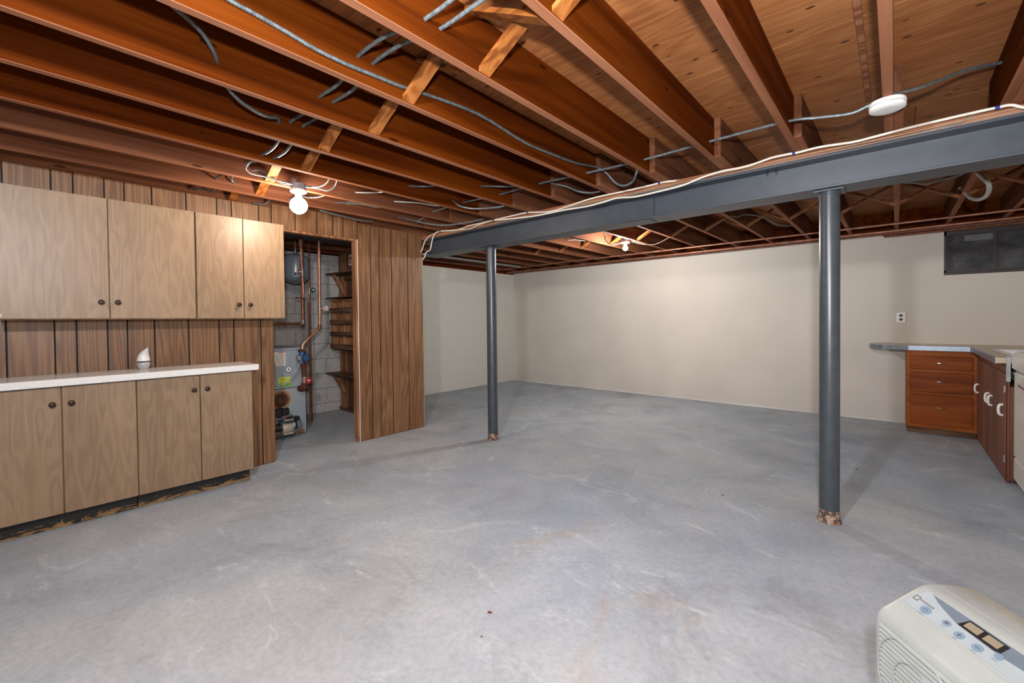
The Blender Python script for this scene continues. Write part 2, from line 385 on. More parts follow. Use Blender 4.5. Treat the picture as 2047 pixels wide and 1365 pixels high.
# plywood subfloor sheets
for j in range(-4, 5):
    y0 = 2.315 + 1.195 * (j - 1); y1 = y0 + 1.195
    y0c, y1c = max(y0, YN), min(y1, YB + .1)
    if y1c - y0c < .05: continue
    xs = [XL - .1] + [x for x in (-4.75 + .6 * (j % 2), -2.35 + .6 * (j % 2), 0.09 + .6 * (j % 2))] + [XR + .1]
    for a, b in zip(xs[:-1], xs[1:]):
        MB().box(a + .0015, b - .0015, y0c + .0035, y1c - .0035, ZT, 2.504).build('plywood_sheet', m_ply, ceil)
# joists: near run and far run, lapped over the beam
JX = lambda i: -0.045 - 0.4185 * i
def joist(x0, y0, y1, mat=None, proto={}):
    mat = mat or m_joist; k = (round(y0, 2), round(y1, 2), mat.name)
    c = (x0 + .019, (y0 + y1) / 2, (ZJ + ZT) / 2)
    if k not in proto:
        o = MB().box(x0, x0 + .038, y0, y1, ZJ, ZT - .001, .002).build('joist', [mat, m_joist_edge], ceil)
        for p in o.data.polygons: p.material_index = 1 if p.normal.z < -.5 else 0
        proto[k] = o; return o
    return dup(proto[k], ceil, c)
IR = range(-2, 15)
for i in IR:
    if i == 10: continue
    joist(JX(i), YN, 3.42, m_joist_bulb_lit if i >= 8 else m_joist)
joist(JX(10) - .012, YN, 3.42, m_joist_bulb_lit)
for i in IR: joist(JX(i) + .0385, 2.872, YB + .02, m_joist_bulb_lit)  # far run takes the same paler tone with bulb light painted in
# diagonal bridging boards, a crossed pair in every bay
def bridge(xa, xb, y0, y1, rising):
    za, zb = (2.257, 2.462) if rising else (2.462, 2.257)
    t = .021
    MB().prism([(xa, za), (xa, za + t), (xb, zb + t), (xb, zb)], y0, y1, 'y').build('bridging_board', m_bridge, ceil)
for i in range(-1, 11):
    xa, xb = JX(i) + .038, JX(i - 1)
    if i == 10: xa -= .012
    A, B = (1.247, 1.309), (1.172, 1.234)
    if i % 2 == 0: A, B = B, A
    bridge(xa, xb, A[0], A[1], True); bridge(xa, xb, B[0], B[1], False)
    xa, xb = JX(i) + .0765, JX(i - 1) + .0385
    A, B = (5.31, 5.372), (5.235, 5.297)
    if i % 2 == 0: A, B = B, A
    bridge(xa, xb, A[0], A[1], True); bridge(xa, xb, B[0], B[1], False)
MB().box(-.126, -.102, 0.9, 3.2, 2.470, ZT).build('furring_strip', m_plank_x, ceil)
MB().box(-5.25, -4.27, 0.9, 3.03, 2.228, 2.244).build('ceiling_board', m_closet_ceil, ceil)
MB().box(XL - .02, XL + .02, YN, YB, ZJ, ZT).build('rim_board', m_joist, ceil)
MB().box(XL, XR, YB + .03, YB + .07, ZJ, ZT).build('rim_board', m_joist, ceil)

# left foundation wall of blocks: bare grey in the furnace nook, painted cream beyond it
wl = MB().box(XL - .2, XL - .006, YN, YB + .2, 0, 2.19).build('wall_left', m_mortar, kind='structure')
MB().box(XL - .18, XL + .004, YN, YB, 2.192, ZJ).build('sill_board', m_joist, wl)
CRS = [0.0, .125] + [.125 + .2065 * k for k in range(1, 11)]
bm_proto = {}
for r, (z0, z1) in enumerate(zip(CRS[:-1], CRS[1:])):
    off = .2 * (r % 2)
    for k in range(-8, 14):
        y0 = 3.03 - .405 * k + off - .405; y1 = y0 + .405
        for lo, hi, mt, key in ((0.9, 3.03, m_block, 'g'), (3.155, YB, m_cream_block, 'c')):
            a, b = max(y0, lo), min(y1, hi)
            if b - a < .03: continue
            g = .004 if key == 'g' else .0022
            L = (round(b - a, 3), round(z1 - z0, 3), key)
            cc = (XL - .004, (a + b) / 2, (z0 + z1) / 2)
            if L in bm_proto: dup(bm_proto[L], wl, cc)
            else: bm_proto[L] = MB().box(XL - .008, XL, a + g, b - g, z0 + g, z1 - g, .003 if key == 'g' else .002).build('concrete_block', mt, wl)
# fill between blocks of the painted part is painted too
MB().box(XL - .0055, XL - .0025, 3.155, YB, 0, 2.19).build('painted_joint', m_cream_block, wl)

# back wall (smooth cream paint) with the window opening
WX0, WX1, WZ0, WZ1 = .41, 1.19, 1.70, 2.185
wb = MB().box(XL - .006, WX0, YB, YB + .2, 0, 2.222).box(WX0, WX1, YB, YB + .2, 0, WZ0).box(WX1, XR + .2, YB, YB + .2, 0, 2.222).box(WX0, WX1, YB, YB + .2, WZ1, 2.222).build('wall_back', m_cream, kind='structure')
MB().box(XL, XR, YB + .002, YB + .14, 2.224, ZJ).build('sill_board', m_plank_x, wb)
wr = MB().box(XR, XR + .2, YN - .2, YB, 0, ZT).build('wall_right', m_cream, kind='structure')
wn = MB().box(XL - .2, XR + .2, YN - .2, YN, 0, ZT).build('wall_near', m_cream, kind='structure')
wc = MB().box(XL, -4.262, 3.035, 3.15, 0, 2.0).box(XL, -4.262, 3.035, 3.149, 2.0, 2.005).build('wall_closet', m_closet_board, kind='structure')
for x in (-5.92, -5.35, -4.8):
    MB().box(x, x + .17, 3.012, 3.034, .05, 2.2).build('stud', m_stud, wc)
MB().box(XL + .002, -4.3, 3.005, 3.034, 0, .05).build('base_plate', m_closet_wood, wc)
MB().box(XL, -4.262, 3.035, 3.147, 2.005, 2.245).build('top_board', m_closet_board, wc)
# crumbling plaster at the foot of the back wall
mb = MB(); x = XL + .01; rr = random.Random(3)
pts = []
while x < .09:
    pts.append((x, .006 + rr.random() ** 2 * .022)); x += .02 + rr.random() * .05
poly = [(pts[0][0], 0)] + pts + [(pts[-1][0], 0)]
for a, b in zip(pts[:-1], pts[1:]):
    mb.add([(a[0], YB - .006, 0), (b[0], YB - .006, 0), (b[0], YB - .003, b[1]), (a[0], YB - .003, a[1]), (a[0], YB, a[1] + .004), (b[0], YB, b[1] + .004)], [(0, 1, 2, 3), (3, 2, 5, 4)])
mb.build('trim_1', m_plaster, kind='structure')
# window
w1 = empty('window_1', ((WX0 + WX1) / 2, YB + .05, WZ0)); w1['kind'] = 'structure'
fr = MB(); t = .018
fr.box(WX0, WX0 + t, YB + .002, YB + .06, WZ0, WZ1).box(WX1 - t, WX1, YB + .002, YB + .06, WZ0, WZ1).box(WX0, WX1, YB + .002, YB + .06, WZ1 - .05, WZ1).box(WX0, WX1, YB + .002, YB + .06, WZ0, WZ0 + .05)
fr.build('window_frame', m_winframe, w1)
MB().box(.782, .80, YB + .018, YB + .05, WZ0 + .05, WZ1 - .05).build('mullion', m_winframe, w1)
MB().box(WX0 + t, .782, YB + .035, YB + .041, WZ0 + .05, WZ1 - .05).build('pane', m_glass, w1)
MB().box(.80, WX1 - t, YB + .030, YB + .036, WZ0 + .05, WZ1 - .05).build('pane', m_glass, w1)
MB().box(WX0, WX1, YB - .012, YB + .002, WZ0 + .0, WZ0 + .028, .003).build('window_sill', m_winframe, w1)
MB().box(WX0 - .1, WX1 + .1, YB + .205, YB + .21, WZ0 - .1, WZ1 + .1).build('window_well', m_dark, w1)
MB().box(WX0 + .16, WX1 - t, YB + .0336, YB + .0346, WZ1 - .125, WZ1 - .06).build('paper_strip', plain('grey_paper', (112, 112, 114), .8), w1)

# ------------------------------------------------------------------ panelled partition
wp = MB().box(-4.262, -4.178, YN, 1.482, 0, ZJ - .003).box(-4.262, -4.178, 1.482, 2.335, 2.105, ZJ - .003).box(-4.262, -4.178, 2.335, 3.148, 0, ZJ - .003).build('wall_partition', m_groove, kind='structure')
near_g = [-2.7, -2.55, -2.34, -2.13, -1.98, -1.87, -1.72, -1.51, -1.3, -1.2, -.99, -.78, -.57, -.42, -.26, -.054, .155, .258, .413, .518, .673, .883, 1.089, 1.193, 1.4, 1.504]
for a, b in zip(near_g[:-1], near_g[1:]):
    MB().box(-4.178, XP, a + .0032, b - .0032, .004, 2.275, .0012).build('panel_plank', [m_panel, m_groove], wp)
head_g = [1.504, 1.708, 1.913, 2.07, 2.174, 2.33]
for a, b in zip(head_g[:-1], head_g[1:]):
    MB().box(-4.178, XP, a + .0032, b - .0032, 2.102, 2.311, .0012).build('panel_plank', [m_panel, m_groove], wp)
right_g = [2.33, 2.475, 2.579, 2.729, 2.943, 3.15]
for a, b in zip(right_g[:-1], right_g[1:]):
    MB().box(-4.178, XP, a + .0032, b - .0032, .004, 2.268, .0012).build('panel_plank', [m_panel, m_groove], wp)
for o in wp.children:      # the scored grooves between planks are painted black
    if o.name.startswith('panel_plank'):
        for p in o.data.polygons: p.material_index = 1 if abs(p.normal.y) > .5 else 0
MB().box(-4.255, -4.176, 2.308, 2.331, 0, 2.102, .002).build('jamb', m_stud, wp)
MB().box(-4.255, -4.176, 2.3075, 2.309, 0, .05, .0005).build('jamb_foot', m_rustbase, wp)
MB().box(-4.255, -4.176, 1.484, 1.506, 0, 2.102, .002).build('jamb', m_stud, wp)
MB().box(-4.255, -4.176, 1.506, 2.308, 2.082, 2.103, .002).build('jamb_head', m_stud, wp)
MB().box(XP - .004, XP + .0015, 2.326, 2.331, 0.0, 2.10).build('edge_strip', m_white, wp)
MB().box(XP - .012, XP + .002, 3.1485, 3.153, 0.0, 2.0).build('edge_strip', m_beige_metal, wp)
MB().box(-4.2, XP + .003, .27, .40, 2.274, 2.282).build('splinter', m_bridge, wp)

# ------------------------------------------------------------------ steel beam, plate and columns
BY0, BY1 = 3.15, 3.36; BYC = 3.255
bm_ = empty('steel_beam', (-2.3, BYC, 2.01), 'grey painted steel I-beam spanning the room below the joists', 'beam')
MB().box(-4.165, XR - .001, BY0, BY1, 2.010, 2.023, .002).build('flange', m_steel, bm_)
MB().box(-4.165, XR - .001, BY0, BY1, 2.191, 2.204, .002).build('flange', m_steel, bm_)
MB().box(-4.165, XR - .001, BYC - .006, BYC + .006, 2.023, 2.191).build('web', m_steel, bm_)
MB().box(-1.652, -1.392, BYC - .014, BYC - .006, 2.026, 2.188, .002).build('splice_plate', m_steel, bm_)
MB().box(-1.395, -1.389, BYC - .018, BYC - .006, 2.023, 2.191).build('weld_seam', m_column, bm_)
MB().box(-1.64, -1.40, BY0 + .02, BY1 - .02, 2.006, 2.0102, .001).build('splice_plate', m_steel, bm_)
for hx in (-3.167, -1.871, -.623):
    for d in (0, .05):
        MB().tube(smooth_path([(hx + d, BYC - .006, 2.19), (hx + d, BYC - .03, 2.185), (hx + d, BYC - .034, 2.168)], 3), .003, 6).build('hook', m_steel, bm_)
MB().box(-4.19, XR - .001, BY0 + .004, BY1 - .004, 2.2045, ZJ - .001, .003).build('wooden_plate', m_plank_x, label='flat reddish wooden plate lying along the top of the steel beam', cat='plank')
def column(x, y, label):
    e = empty('steel_column', (x, y, 0), label, 'column', 'round steel columns under the beam')
    MB().lathe([(.0525, .004), (.0525, 1.985), (.056, 1.987), (.056, 1.999)], (x, y, 0), seg=40).build('shaft', m_column, e, True)
    MB().box(x - .075, x + .075, y - .075, y + .075, 1.999, 2.0095, .002).build('cap_plate', m_steel, e)
    MB().lathe([(.064, .0), (.060, .012), (.055, .022), (.0535, .05), (.0528, .075)], (x, y, 0), seg=40).build('base_collar', m_rustbase, e, True)
column(-3.16, 3.268, 'slim grey round column nearer the wood-panelled partition')
column(-.2975, 3.262, 'thick-looking grey round column in the right foreground below the beam')

# ------------------------------------------------------------------ left cabinets
def knob(door, x, y, z):
    k = MB().lathe([(.006, 0), (.006, .014), (.009, .018), (.0165, .02), (.0165, .024), (.012, .028), (.004, .030)], (x, y, z), 'x', 16)
    for a in range(8):
        an = a * pi / 4; k.lathe([(.0042, .020), (.0042, .0265), (.002, .0285)], (x, y + .0125 * math.cos(an), z + .0125 * math.sin(an)), 'x', 8)
    k.build('knob', m_knob, door, True)
def upper(y0, ym, y1, label):
    e = empty('upper_cabinet', (-4.02, (y0 + y1) / 2, 1.285), label, 'cabinet', 'tan wall cabinets')
    MB().box(XP + .001, -3.89, y0 + .001, y1 - .001, 1.285, 2.076, .001).build('carcass', m_cab_side, e)
    for a, b, ky in ((y0, ym, ym - .041), (ym, y1, ym + .039)):
        d = MB().box(-3.889, -3.87, a + .0025, b - .0025, 1.289, 2.074, .0015).build('door', m_cab, e)
        knob(d, -3.87, ky, 1.395)
        for hz in (1.31, 2.05):
            hy = a + .006 if a == y0 else b - .006
            MB().box(-3.8705, -3.8690, hy - .003, hy + .003, hz - .009, hz + .009).build('hinge', m_solder, d)
    MB().box(-3.9, -3.888, y0, y1, 1.283, 1.289).build('bottom_lip', m_cab_side, e)
upper(-.075, .397, .869, 'large tan two-door wall cabinet at the left edge above the counter')
upper(.8735, 1.184, 1.493, 'narrower tan two-door wall cabinet beside the furnace nook and bulb')
def base(y0, ym, y1, label):
    e = empty('base_cabinet', (-4.0, (y0 + y1) / 2, 0), label, 'cabinet', 'tan base cabinets under the white counter')
    MB().box(XP + .001, -3.82, y0 + .001, y1 - .001, .10, .880).build('carcass', m_cab_side, e)
    for a, b, ky in ((y0, ym, ym - .04), (ym, y1, ym + .041)):
        d = MB().box(-3.819, -3.80, a + .003, b - .003, .101, .874, .0015).build('door', m_cab, e)
        knob(d, -3.80, ky, .772)
    MB().box(-3.875, -3.862, y0 + .002, y1 - .002 - (.012 if y1 > 1 else 0), 0.001, .101, .001).build('toe_board', m_toe, e)
base(-.19, .163, .511, 'tan two-door base cabinet at the left edge below the white counter')
base(.5115, .865, 1.21, 'tan two-door base cabinet nearest the furnace nook below the white counter')
MB().box(XP + .0015, -3.762, -.25, 1.246, .881, .925, .003).build('counter_slab', m_counter, label='white speckled laminate counter on the tan base cabinets', cat='countertop')
# flame-shaped white diffuser on the counter
e = empty('aroma_diffuser', (-4.095, .594, .925), 'small white flame-shaped diffuser standing on the white counter', 'diffuser')
MB().lathe([(.026, .001), (.033, .012), (.0385, .030), (.0385, .044), (.035, .049)], (-4.095, .594, .925), seg=28).build('bowl', m_trans, e, True)
MB().lathe([(.018, .049), (.016, .053), (.014, .058)], (-4.095, .594, .925), seg=20).build('neck', m_black, e, True)
mb = MB(); prof = [(.0385, .058, 0), (.0388, .064, 0), (.037, .078, 0), (.034, .092, .001), (.030, .106, .003), (.0245, .120, .007), (.018, .132, .012), (.011, .142, .018), (.005, .150, .023), (.0015, .1535, .0255)]
vs = []; fs = []; S = 24
for r_, h_, o_ in prof:
    for k in range(S):
        a = 2 * pi * k / S; vs.append((-4.095 + r_ * math.cos(a), .594 + o_ + r_ * math.sin(a), .925 + h_))
for i in range(len(prof) - 1):
    for k in range(S): fs.append((i * S + k, i * S + (k + 1) % S, (i + 1) * S + (k + 1) % S, (i + 1) * S + k))
fs.append(tuple(range(S))); fs.append(tuple((len(prof) - 1) * S + k for k in range(S)))
mb.add(vs, fs).build('cap', m_white, e, True)

# ------------------------------------------------------------------ bulbs and detector
def fixture(name, x, y, zb, R, mat, label, joist_x):
    e = empty(name, (x, y, zb + .09), label, 'light fixture', 'bare bulb fixtures on the joists')
    mb = MB(); oct_ = [(x + .052 * math.cos(pi / 8 + k * pi / 4), y + .052 * math.sin(pi / 8 + k * pi / 4)) for k in range(8)]
    top = zb + R + .052 + .045
    mb.prism(oct_, zb + R + .052, top + .0, 'z'); mb.build('junction_box', m_greybox, e)
    MB().box(min(x, joist_x), max(x, joist_x), y - .035, y - .02, top - .002, top + .02).box(x - .02, x + .02, y - .05, y - .02, top, top + .03).build('bracket', m_greybox, e)
    MB().lathe([(.057, R + .052), (.057, R + .040), (.050, R + .034), (.028, R + .030), (.023, R + .026), (.022, R + .008)], (x, y, zb), seg=28).build('lamp_holder', m_porcelain, e, True)
    pr = []
    for k in range(0, 9):
        a = -pi / 2 + k * (pi / 2 + 0.98) / 8; pr.append((max(.001, R * math.cos(a)), R * math.sin(a)))
    nr = R * .34; pr += [(nr * 1.25, R * .93), (nr, R + .006), (nr, R + .02)]
    MB().lathe(pr, (x, y, zb), seg=16).build('bulb', mat, e, True)
fixture('bulb_fixture', -3.29, 1.376, 2.109, .060, m_bulb_warm, 'lit warm globe bulb in a grey ceiling box above the panelled wall', -3.355)
fixture('bulb_fixture', -2.575, 5.12, 2.150, .031, m_bulb_cool, 'lit small white bulb on the joists behind the steel beam', -2.52)
e = empty('smoke_detector', (-.028, 2.69, 2.2495), 'round white smoke detector screwed under a joist above the beam', 'detector')
MB().lathe([(.066, -.001), (.068, -.006), (.068, -.016), (.064, -.018)], (-.028, 2.69, 2.2495), seg=40).build('base_plate', m_white, e, True)
MB().lathe([(.060, -.018), (.060, -.022)], (-.028, 2.69, 2.2495), seg=40).build('vent_gap', m_greywire, e, True)
MB().lathe([(.067, -.022), (.068, -.026), (.066, -.036), (.055, -.041), (.04, -.0425), (.001, -.0425)], (-.028, 2.69, 2.2495), seg=40).build('cover', m_white, e, True)

# ------------------------------------------------------------------ cables
def cable(pts, r, label, mat=None, rib=True, name='armoured_cable', cat='cable', group=None, n=8, seg=8):
    P = smooth_path(pts, n)
    if rib:
        P = resample(P, .0055)
        rad = [r if (i // 1) % 2 == 0 else r * .78 for i in range(len(P))]
        return MB().tube(P, r, seg, True, rad).build(name, mat or m_bx, None, True, label=label, cat=cat, group=group)
    return MB().tube(P, r, seg).build(name, mat or m_bx, None, True, label=label, cat=cat, group=group)
G = 'grey armoured cables strung through the joists'
def through(y, z, i0, i1, sag, dy=lambda i: 0, dz=lambda i: 0):
    pts = []
    for i in range(i1, i0 - 1, -1):
        x = JX(i) + .019; pts += [(x, y + dy(i), z + dz(i))]
        if i > i0: pts += [(x + .21, y + dy(i) + .004, z + dz(i) - sag)]
    return pts
rr = random.Random(5)
DZ = {7: -.06, 6: .012, 5: -.002, 4: .010, 3: -.014, 2: -.01, 1: 0, 0: 0}; DY = {7: .025, 6: .03, 5: 0, 4: -.03, 3: -.005}
cable(through(.985, 2.345, 1, 7, .0, lambda i: DY.get(i, 0), lambda i: DZ.get(i, 0)), .0085, 'grey armoured cable of the close pair crossing the near joists, nearer the camera', group=G)
cable(through(1.055, 2.345, 1, 7, .0, lambda i: DY.get(i, 0), lambda i: DZ.get(i, 0)), .0085, 'grey armoured cable of the close pair crossing the near joists, nearer the beam', group=G)
CB = {
'long': [(-1.668,.36,2.345),(-1.668,0.489,2.327),(-1.668,0.543,2.323),(-1.668,0.651,2.312),(-1.668,0.764,2.297),(-1.668,0.898,2.293),(-1.668,1.031,2.3),(-1.668,1.151,2.306),(-1.668,1.274,2.322),(-1.668,1.548,2.347),(-1.668,1.727,2.345),(-1.668,2.02,2.316),(-1.668,2.278,2.321),(-1.668,2.583,2.34),(-1.66,2.846,2.376),(-1.61,2.90,2.336),(-1.55,2.929,2.257),(-1.48,2.925,2.22),(-1.4,2.902,2.226),(-1.34,2.827,2.242),(-1.30,2.79,2.30)],
'hang5': [(-1.72,.33,2.29),(-1.78,0.346,2.3),(-1.844,0.374,2.325),(-1.908,0.427,2.341),(-1.972,0.483,2.346),(-2.036,0.532,2.331),(-2.106,0.564,2.329)],
'hang6': [(-2.14,.58,2.31),(-2.18,0.61,2.296),(-2.222,0.637,2.288),(-2.265,0.683,2.278),(-2.308,0.739,2.277),(-2.35,0.798,2.282),(-2.392,0.86,2.296),(-2.435,0.913,2.323),(-2.478,0.942,2.332),(-2.524,0.953,2.333)],
}
cable(CB['long'], .0085, 'long grey armoured cable stapled along a joist face, drooping near the beam', group=G)
cable(CB['hang5'], .0085, 'short grey armoured cable hanging between joists at the top left', group=G)
cable(CB['hang6'], .0085, 'grey armoured cable curving down between joists above the wall cabinets', group=G)
# the run beside the beam, joist after joist
pts = [(-3.36, 2.668, 2.307)]
for i in (7, 6, 5, 4, 3, 2, 1):
    z = {7: 2.318, 6: 2.316, 5: 2.32, 4: 2.312, 3: 2.317, 2: 2.319, 1: 2.296}[i]; y = {7: 2.675, 6: 2.71, 5: 2.72, 4: 2.74, 3: 2.79, 2: 2.785, 1: 2.73}[i]
    pts.append((JX(i) + .019, y, z))
pts += [(-.30, 2.735, 2.275), (-.17, 2.74, 2.256), (-.10, 2.74, 2.27), (-.03, 2.745, 2.292), (.079, 2.80, 2.315), (.155, 2.86, 2.348), (.245, 2.94, 2.393), (.375, 3.06, 2.43), (.42, 3.06, 2.43)]
cable(pts, .0075, 'grey armoured cable threaded through the joists along the near side of the beam', m_bx, False, group=G)
small = [
 ('s5', [(-2.09,2.858,2.354),(-2.005,2.946,2.331),(-1.92,2.999,2.285),(-1.835,3.05,2.267),(-1.75,3.06,2.262)], 'thick grey cable sagging toward the middle of the beam'),
 ('s6', [(-2.525,2.496,2.341),(-2.407,2.546,2.325),(-2.303,2.611,2.318),(-2.14,2.62,2.31)], 'grey cable between two joists left of the beam splice'),
 ('s7', [(-2.935,2.557,2.312),(-2.848,2.565,2.25),(-2.765,2.636,2.227),(-2.682,2.739,2.236),(-2.6,2.844,2.258),(-2.55,2.87,2.29)], 'bluish cable drooping in a curve just left of the cable ties on the beam'),
 ('s7b', [(-2.94,2.099,2.341),(-2.853,2.145,2.329),(-2.777,2.21,2.333),(-2.56,2.25,2.33)], 'short grey cable leaving a joist midway between bulb and beam'),
 ('s8', [(-3.36,1.865,2.323),(-3.263,1.944,2.318),(-3.182,2.01,2.322),(-2.975,2.06,2.325)], 'pale cable with a frayed end right of the globe bulb'),
 ('s8b', [(-3.36,2.239,2.323),(-3.254,2.307,2.31),(-3.162,2.374,2.297),(-3.071,2.441,2.276),(-2.98,2.49,2.262)], 'pale cable crossing a bay right of the frayed cable'),
 ('s9', [(-3.775,1.903,2.322),(-3.633,1.966,2.312),(-3.5,1.975,2.292),(-3.39,1.98,2.285)], 'upper of two short pale cables right of the globe bulb'),
 ('s9b', [(-3.775,2.003,2.332),(-3.686,2.068,2.328),(-3.608,2.122,2.313),(-3.529,2.165,2.288),(-3.40,2.19,2.275)], 'lower of two short pale cables right of the globe bulb'),
 ('s9c', [(-3.775,2.558,2.304),(-3.632,2.602,2.264),(-3.499,2.624,2.222),(-3.366,2.703,2.19),(-3.233,2.78,2.18),(-3.1,2.88,2.20),(-3.0,3.0,2.235)], 'long pale cable hanging below the joists toward the end of the beam'),
 ('s9d', [(-3.775,2.648,2.309),(-3.724,2.698,2.29),(-3.682,2.737,2.285),(-3.641,2.763,2.308),(-3.6,2.751,2.33)], 'small looped cable end above the partition end'),
 ('s10', [(-3.83,1.787,2.243),(-3.854,1.89,2.241),(-3.878,1.997,2.242),(-3.902,2.135,2.240),(-3.926,2.253,2.243),(-3.95,2.377,2.26)], 'pale cable running along the underside of a joist over the nook opening'),
 ('bx1', [(-2.975,1.04,2.30),(-3.02,1.016,2.274),(-3.047,0.981,2.262),(-3.073,0.967,2.24),(-3.1,0.972,2.229),(-3.127,1.0,2.219),(-3.153,1.044,2.223),(-3.18,1.098,2.232),(-3.207,1.17,2.236),(-3.225,1.245,2.238),(-3.26,1.327,2.245)], 'looping cable entering the left of the globe bulb box'),
 ('bx2', [(-3.36,1.09,2.31),(-3.335,1.134,2.318),(-3.317,1.165,2.30),(-3.305,1.24,2.26),(-3.295,1.29,2.246),(-3.282,1.335,2.245)], 'short cable entering the globe bulb box from the joist behind'),
 ('bx3', [(-3.24,1.40,2.242),(-3.208,1.444,2.238),(-3.167,1.48,2.228),(-3.125,1.505,2.213),(-3.083,1.526,2.22),(-3.042,1.536,2.242),(-2.975,1.519,2.285)], 'lower curved cable leaving the right of the globe bulb box'),
 ('bx4', [(-3.25,1.415,2.25),(-3.216,1.437,2.245),(-3.162,1.467,2.24),(-3.108,1.483,2.246),(-3.054,1.487,2.262),(-2.975,1.475,2.30)], 'upper curved cable leaving the right of the globe bulb box'),
 ('bx5', [(-3.78,1.50,2.275),(-3.6,1.53,2.267),(-3.55,1.556,2.255),(-3.5,1.602,2.255),(-3.45,1.644,2.269),(-3.385,1.66,2.28)], 'cable stretched across the bay right behind the globe bulb'),
 ('sm1', [(-3.78,0.979,2.317),(-3.657,0.98,2.316),(-3.553,0.983,2.303),(-3.385,0.979,2.30)], 'short cable stub between joists left of the globe bulb'),
 ('sm2', [(-3.70,1.078,2.37),(-3.735,1.075,2.33),(-3.75,1.089,2.314),(-3.775,1.11,2.315)], 'small hooked cable end on the joist left of the globe bulb'),
 ('sm3', [(-4.18,0.92,2.325),(-4.12,0.95,2.3),(-4.08,0.987,2.311),(-4.04,1.013,2.285),(-3.9,1.03,2.30),(-3.81,1.03,2.31)], 'dark zigzag cable at the top of the panelling above the narrow wall cabinet'),
 ('sm4', [(-4.18,1.36,2.29),(-4.155,1.392,2.285),(-4.132,1.435,2.286),(-4.105,1.462,2.312),(-4.077,1.448,2.33),(-4.05,1.411,2.33)], 'curled cable end at the top of the panelling near the bulb'),
]
for k, p, lb in small:
    cable(p, .0072 if k[0] == 's' else .0062, lb, m_bx, k in ('bx1', 'bx2', 'bx3', 'bx4', 's8', 's6'), n=6)
romA = [(-4.185,3.13,2.05),(-4.136,3.13,2.097),(-4.089,3.13,2.177),(-4.0,3.13,2.223),(-3.909,3.13,2.239),(-3.846,3.13,2.248),(-3.737,3.13,2.242),(-3.576,3.13,2.225),(-3.455,3.13,2.231),(-3.342,3.13,2.241),(-3.197,3.13,2.243),(-3.056,3.13,2.244),(-2.896,3.13,2.245),(-2.729,3.13,2.246),(-2.549,3.13,2.244),(-2.297,3.13,2.209),(-2.142,3.13,2.217),(-1.874,3.13,2.243),(-1.601,3.13,2.243),(-1.42,3.13,2.243),(-1.298,3.13,2.246),(-1.219,3.135,2.243),(-1.1,3.25,2.262)]
romB = [(-4.12,3.12,1.97),(-4.073,3.115,2.0),(-4.058,3.115,2.036),(-3.975,3.115,2.066),(-3.946,3.115,2.145),(-3.918,3.115,2.198),(-3.863,3.115,2.243),(-3.784,3.115,2.244),(-3.702,3.115,2.24),(-3.607,3.115,2.23),(-3.439,3.115,2.215),(-3.316,3.115,2.203),(-3.218,3.115,2.219),(-3.109,3.115,2.231),(-2.977,3.115,2.237),(-2.717,3.115,2.213),(-2.438,3.115,2.194),(-2.142,3.115,2.192),(-1.923,3.115,2.183),(-1.755,3.115,2.189),(-1.636,3.115,2.198),(-1.482,3.115,2.179),(-1.283,3.115,2.182),(-1.121,3.115,2.19),(-0.987,3.115,2.216),(-0.862,3.115,2.227),(-0.742,3.115,2.223),(-0.659,3.115,2.231),(-0.577,3.115,2.243),(-0.498,3.115,2.243),(-0.439,3.115,2.24),(-0.328,3.115,2.243),(-0.178,3.115,2.23),(-0.089,3.115,2.233),(0.044,3.115,2.24),(0.174,3.115,2.243),(0.294,3.115,2.244),(0.367,3.115,2.243),(0.411,3.115,2.24),(0.469,3.115,2.209),(.6,3.12,2.2),(1.0,3.12,2.21),(1.27,3.12,2.21)]
ra = cable(romA, .0065, 'white cable looping over the left half of the beam, tied with blue bands', m_romex, False, 'white_cable', n=5)
rb = cable(romB, .0068, 'white cable draped along the whole near edge of the beam', m_romex, False, 'white_cable', n=5)
for x, z, par in ((-3.89, 2.244, ra), (-2.98, 2.246, ra), (-2.55, 2.244, ra), (-1.30, 2.246, ra), (-3.79, 2.243, rb), (-2.97, 2.237, rb), (-.46, 2.242, rb), (.366, 2.243, rb)):
    y = 3.13 if par is ra else 3.115
    MB().tube([(x - .008, y, z), (x + .008, y, z)], .0085, 10).build('tie', m_blue, par)
cable([(-3.0,3.143,2.207),(-2.2,3.143,2.209),(-1.2,3.143,2.206),(-.3,3.143,2.208),(.3,3.143,2.207),(1.27,3.143,2.207)], .0035, 'upper thin dark wire lying along the top edge of the beam', m_greywire, False, 'thin_wire')
cable([(-3.7,3.144,2.215),(-2.5,3.143,2.222),(-1.5,3.144,2.218),(-.6,3.143,2.226),(.0,3.143,2.222),(.45,3.143,2.228),(1.27,3.143,2.222)], .0032, 'lower thin beige wire stapled to the wooden plate on the beam', plain('beige_wire', (168, 140, 112), .6), False, 'thin_wire')
cable([(.30,3.14,2.247),(.27,3.14,2.23),(.20,3.14,2.213),(-.1,3.141,2.207)], .003, 'thin grey wire bending down from a joist right of the smoke detector', m_greywire, False, 'thin_wire')
cable([(0.41,5.30,2.33),(0.415,5.17,2.309),(0.43,5.077,2.236),(0.44,4.866,2.153),(0.455,4.628,2.092),(0.465,4.393,2.062),(0.47,4.295,2.079),(0.465,4.267,2.121),(0.45,4.34,2.176),(0.44,4.421,2.222),(0.43,4.6,2.30),(.41,4.7,2.33)], .013, 'pale coiled cable loop hanging under the joists near the window', plain('pale_cable', (150, 148, 142), .5), False, 'coiled_cable')
cable([(-.02,4.25,2.25),(.05,4.22,2.21),(0.108,4.2,2.191),(0.159,4.2,2.173),(0.233,4.2,2.181),(0.329,4.2,2.196),(.40,4.2,2.25)], .008, 'grey cable sagging behind the beam right of the thick column', m_greywire, False, 'grey_cable')
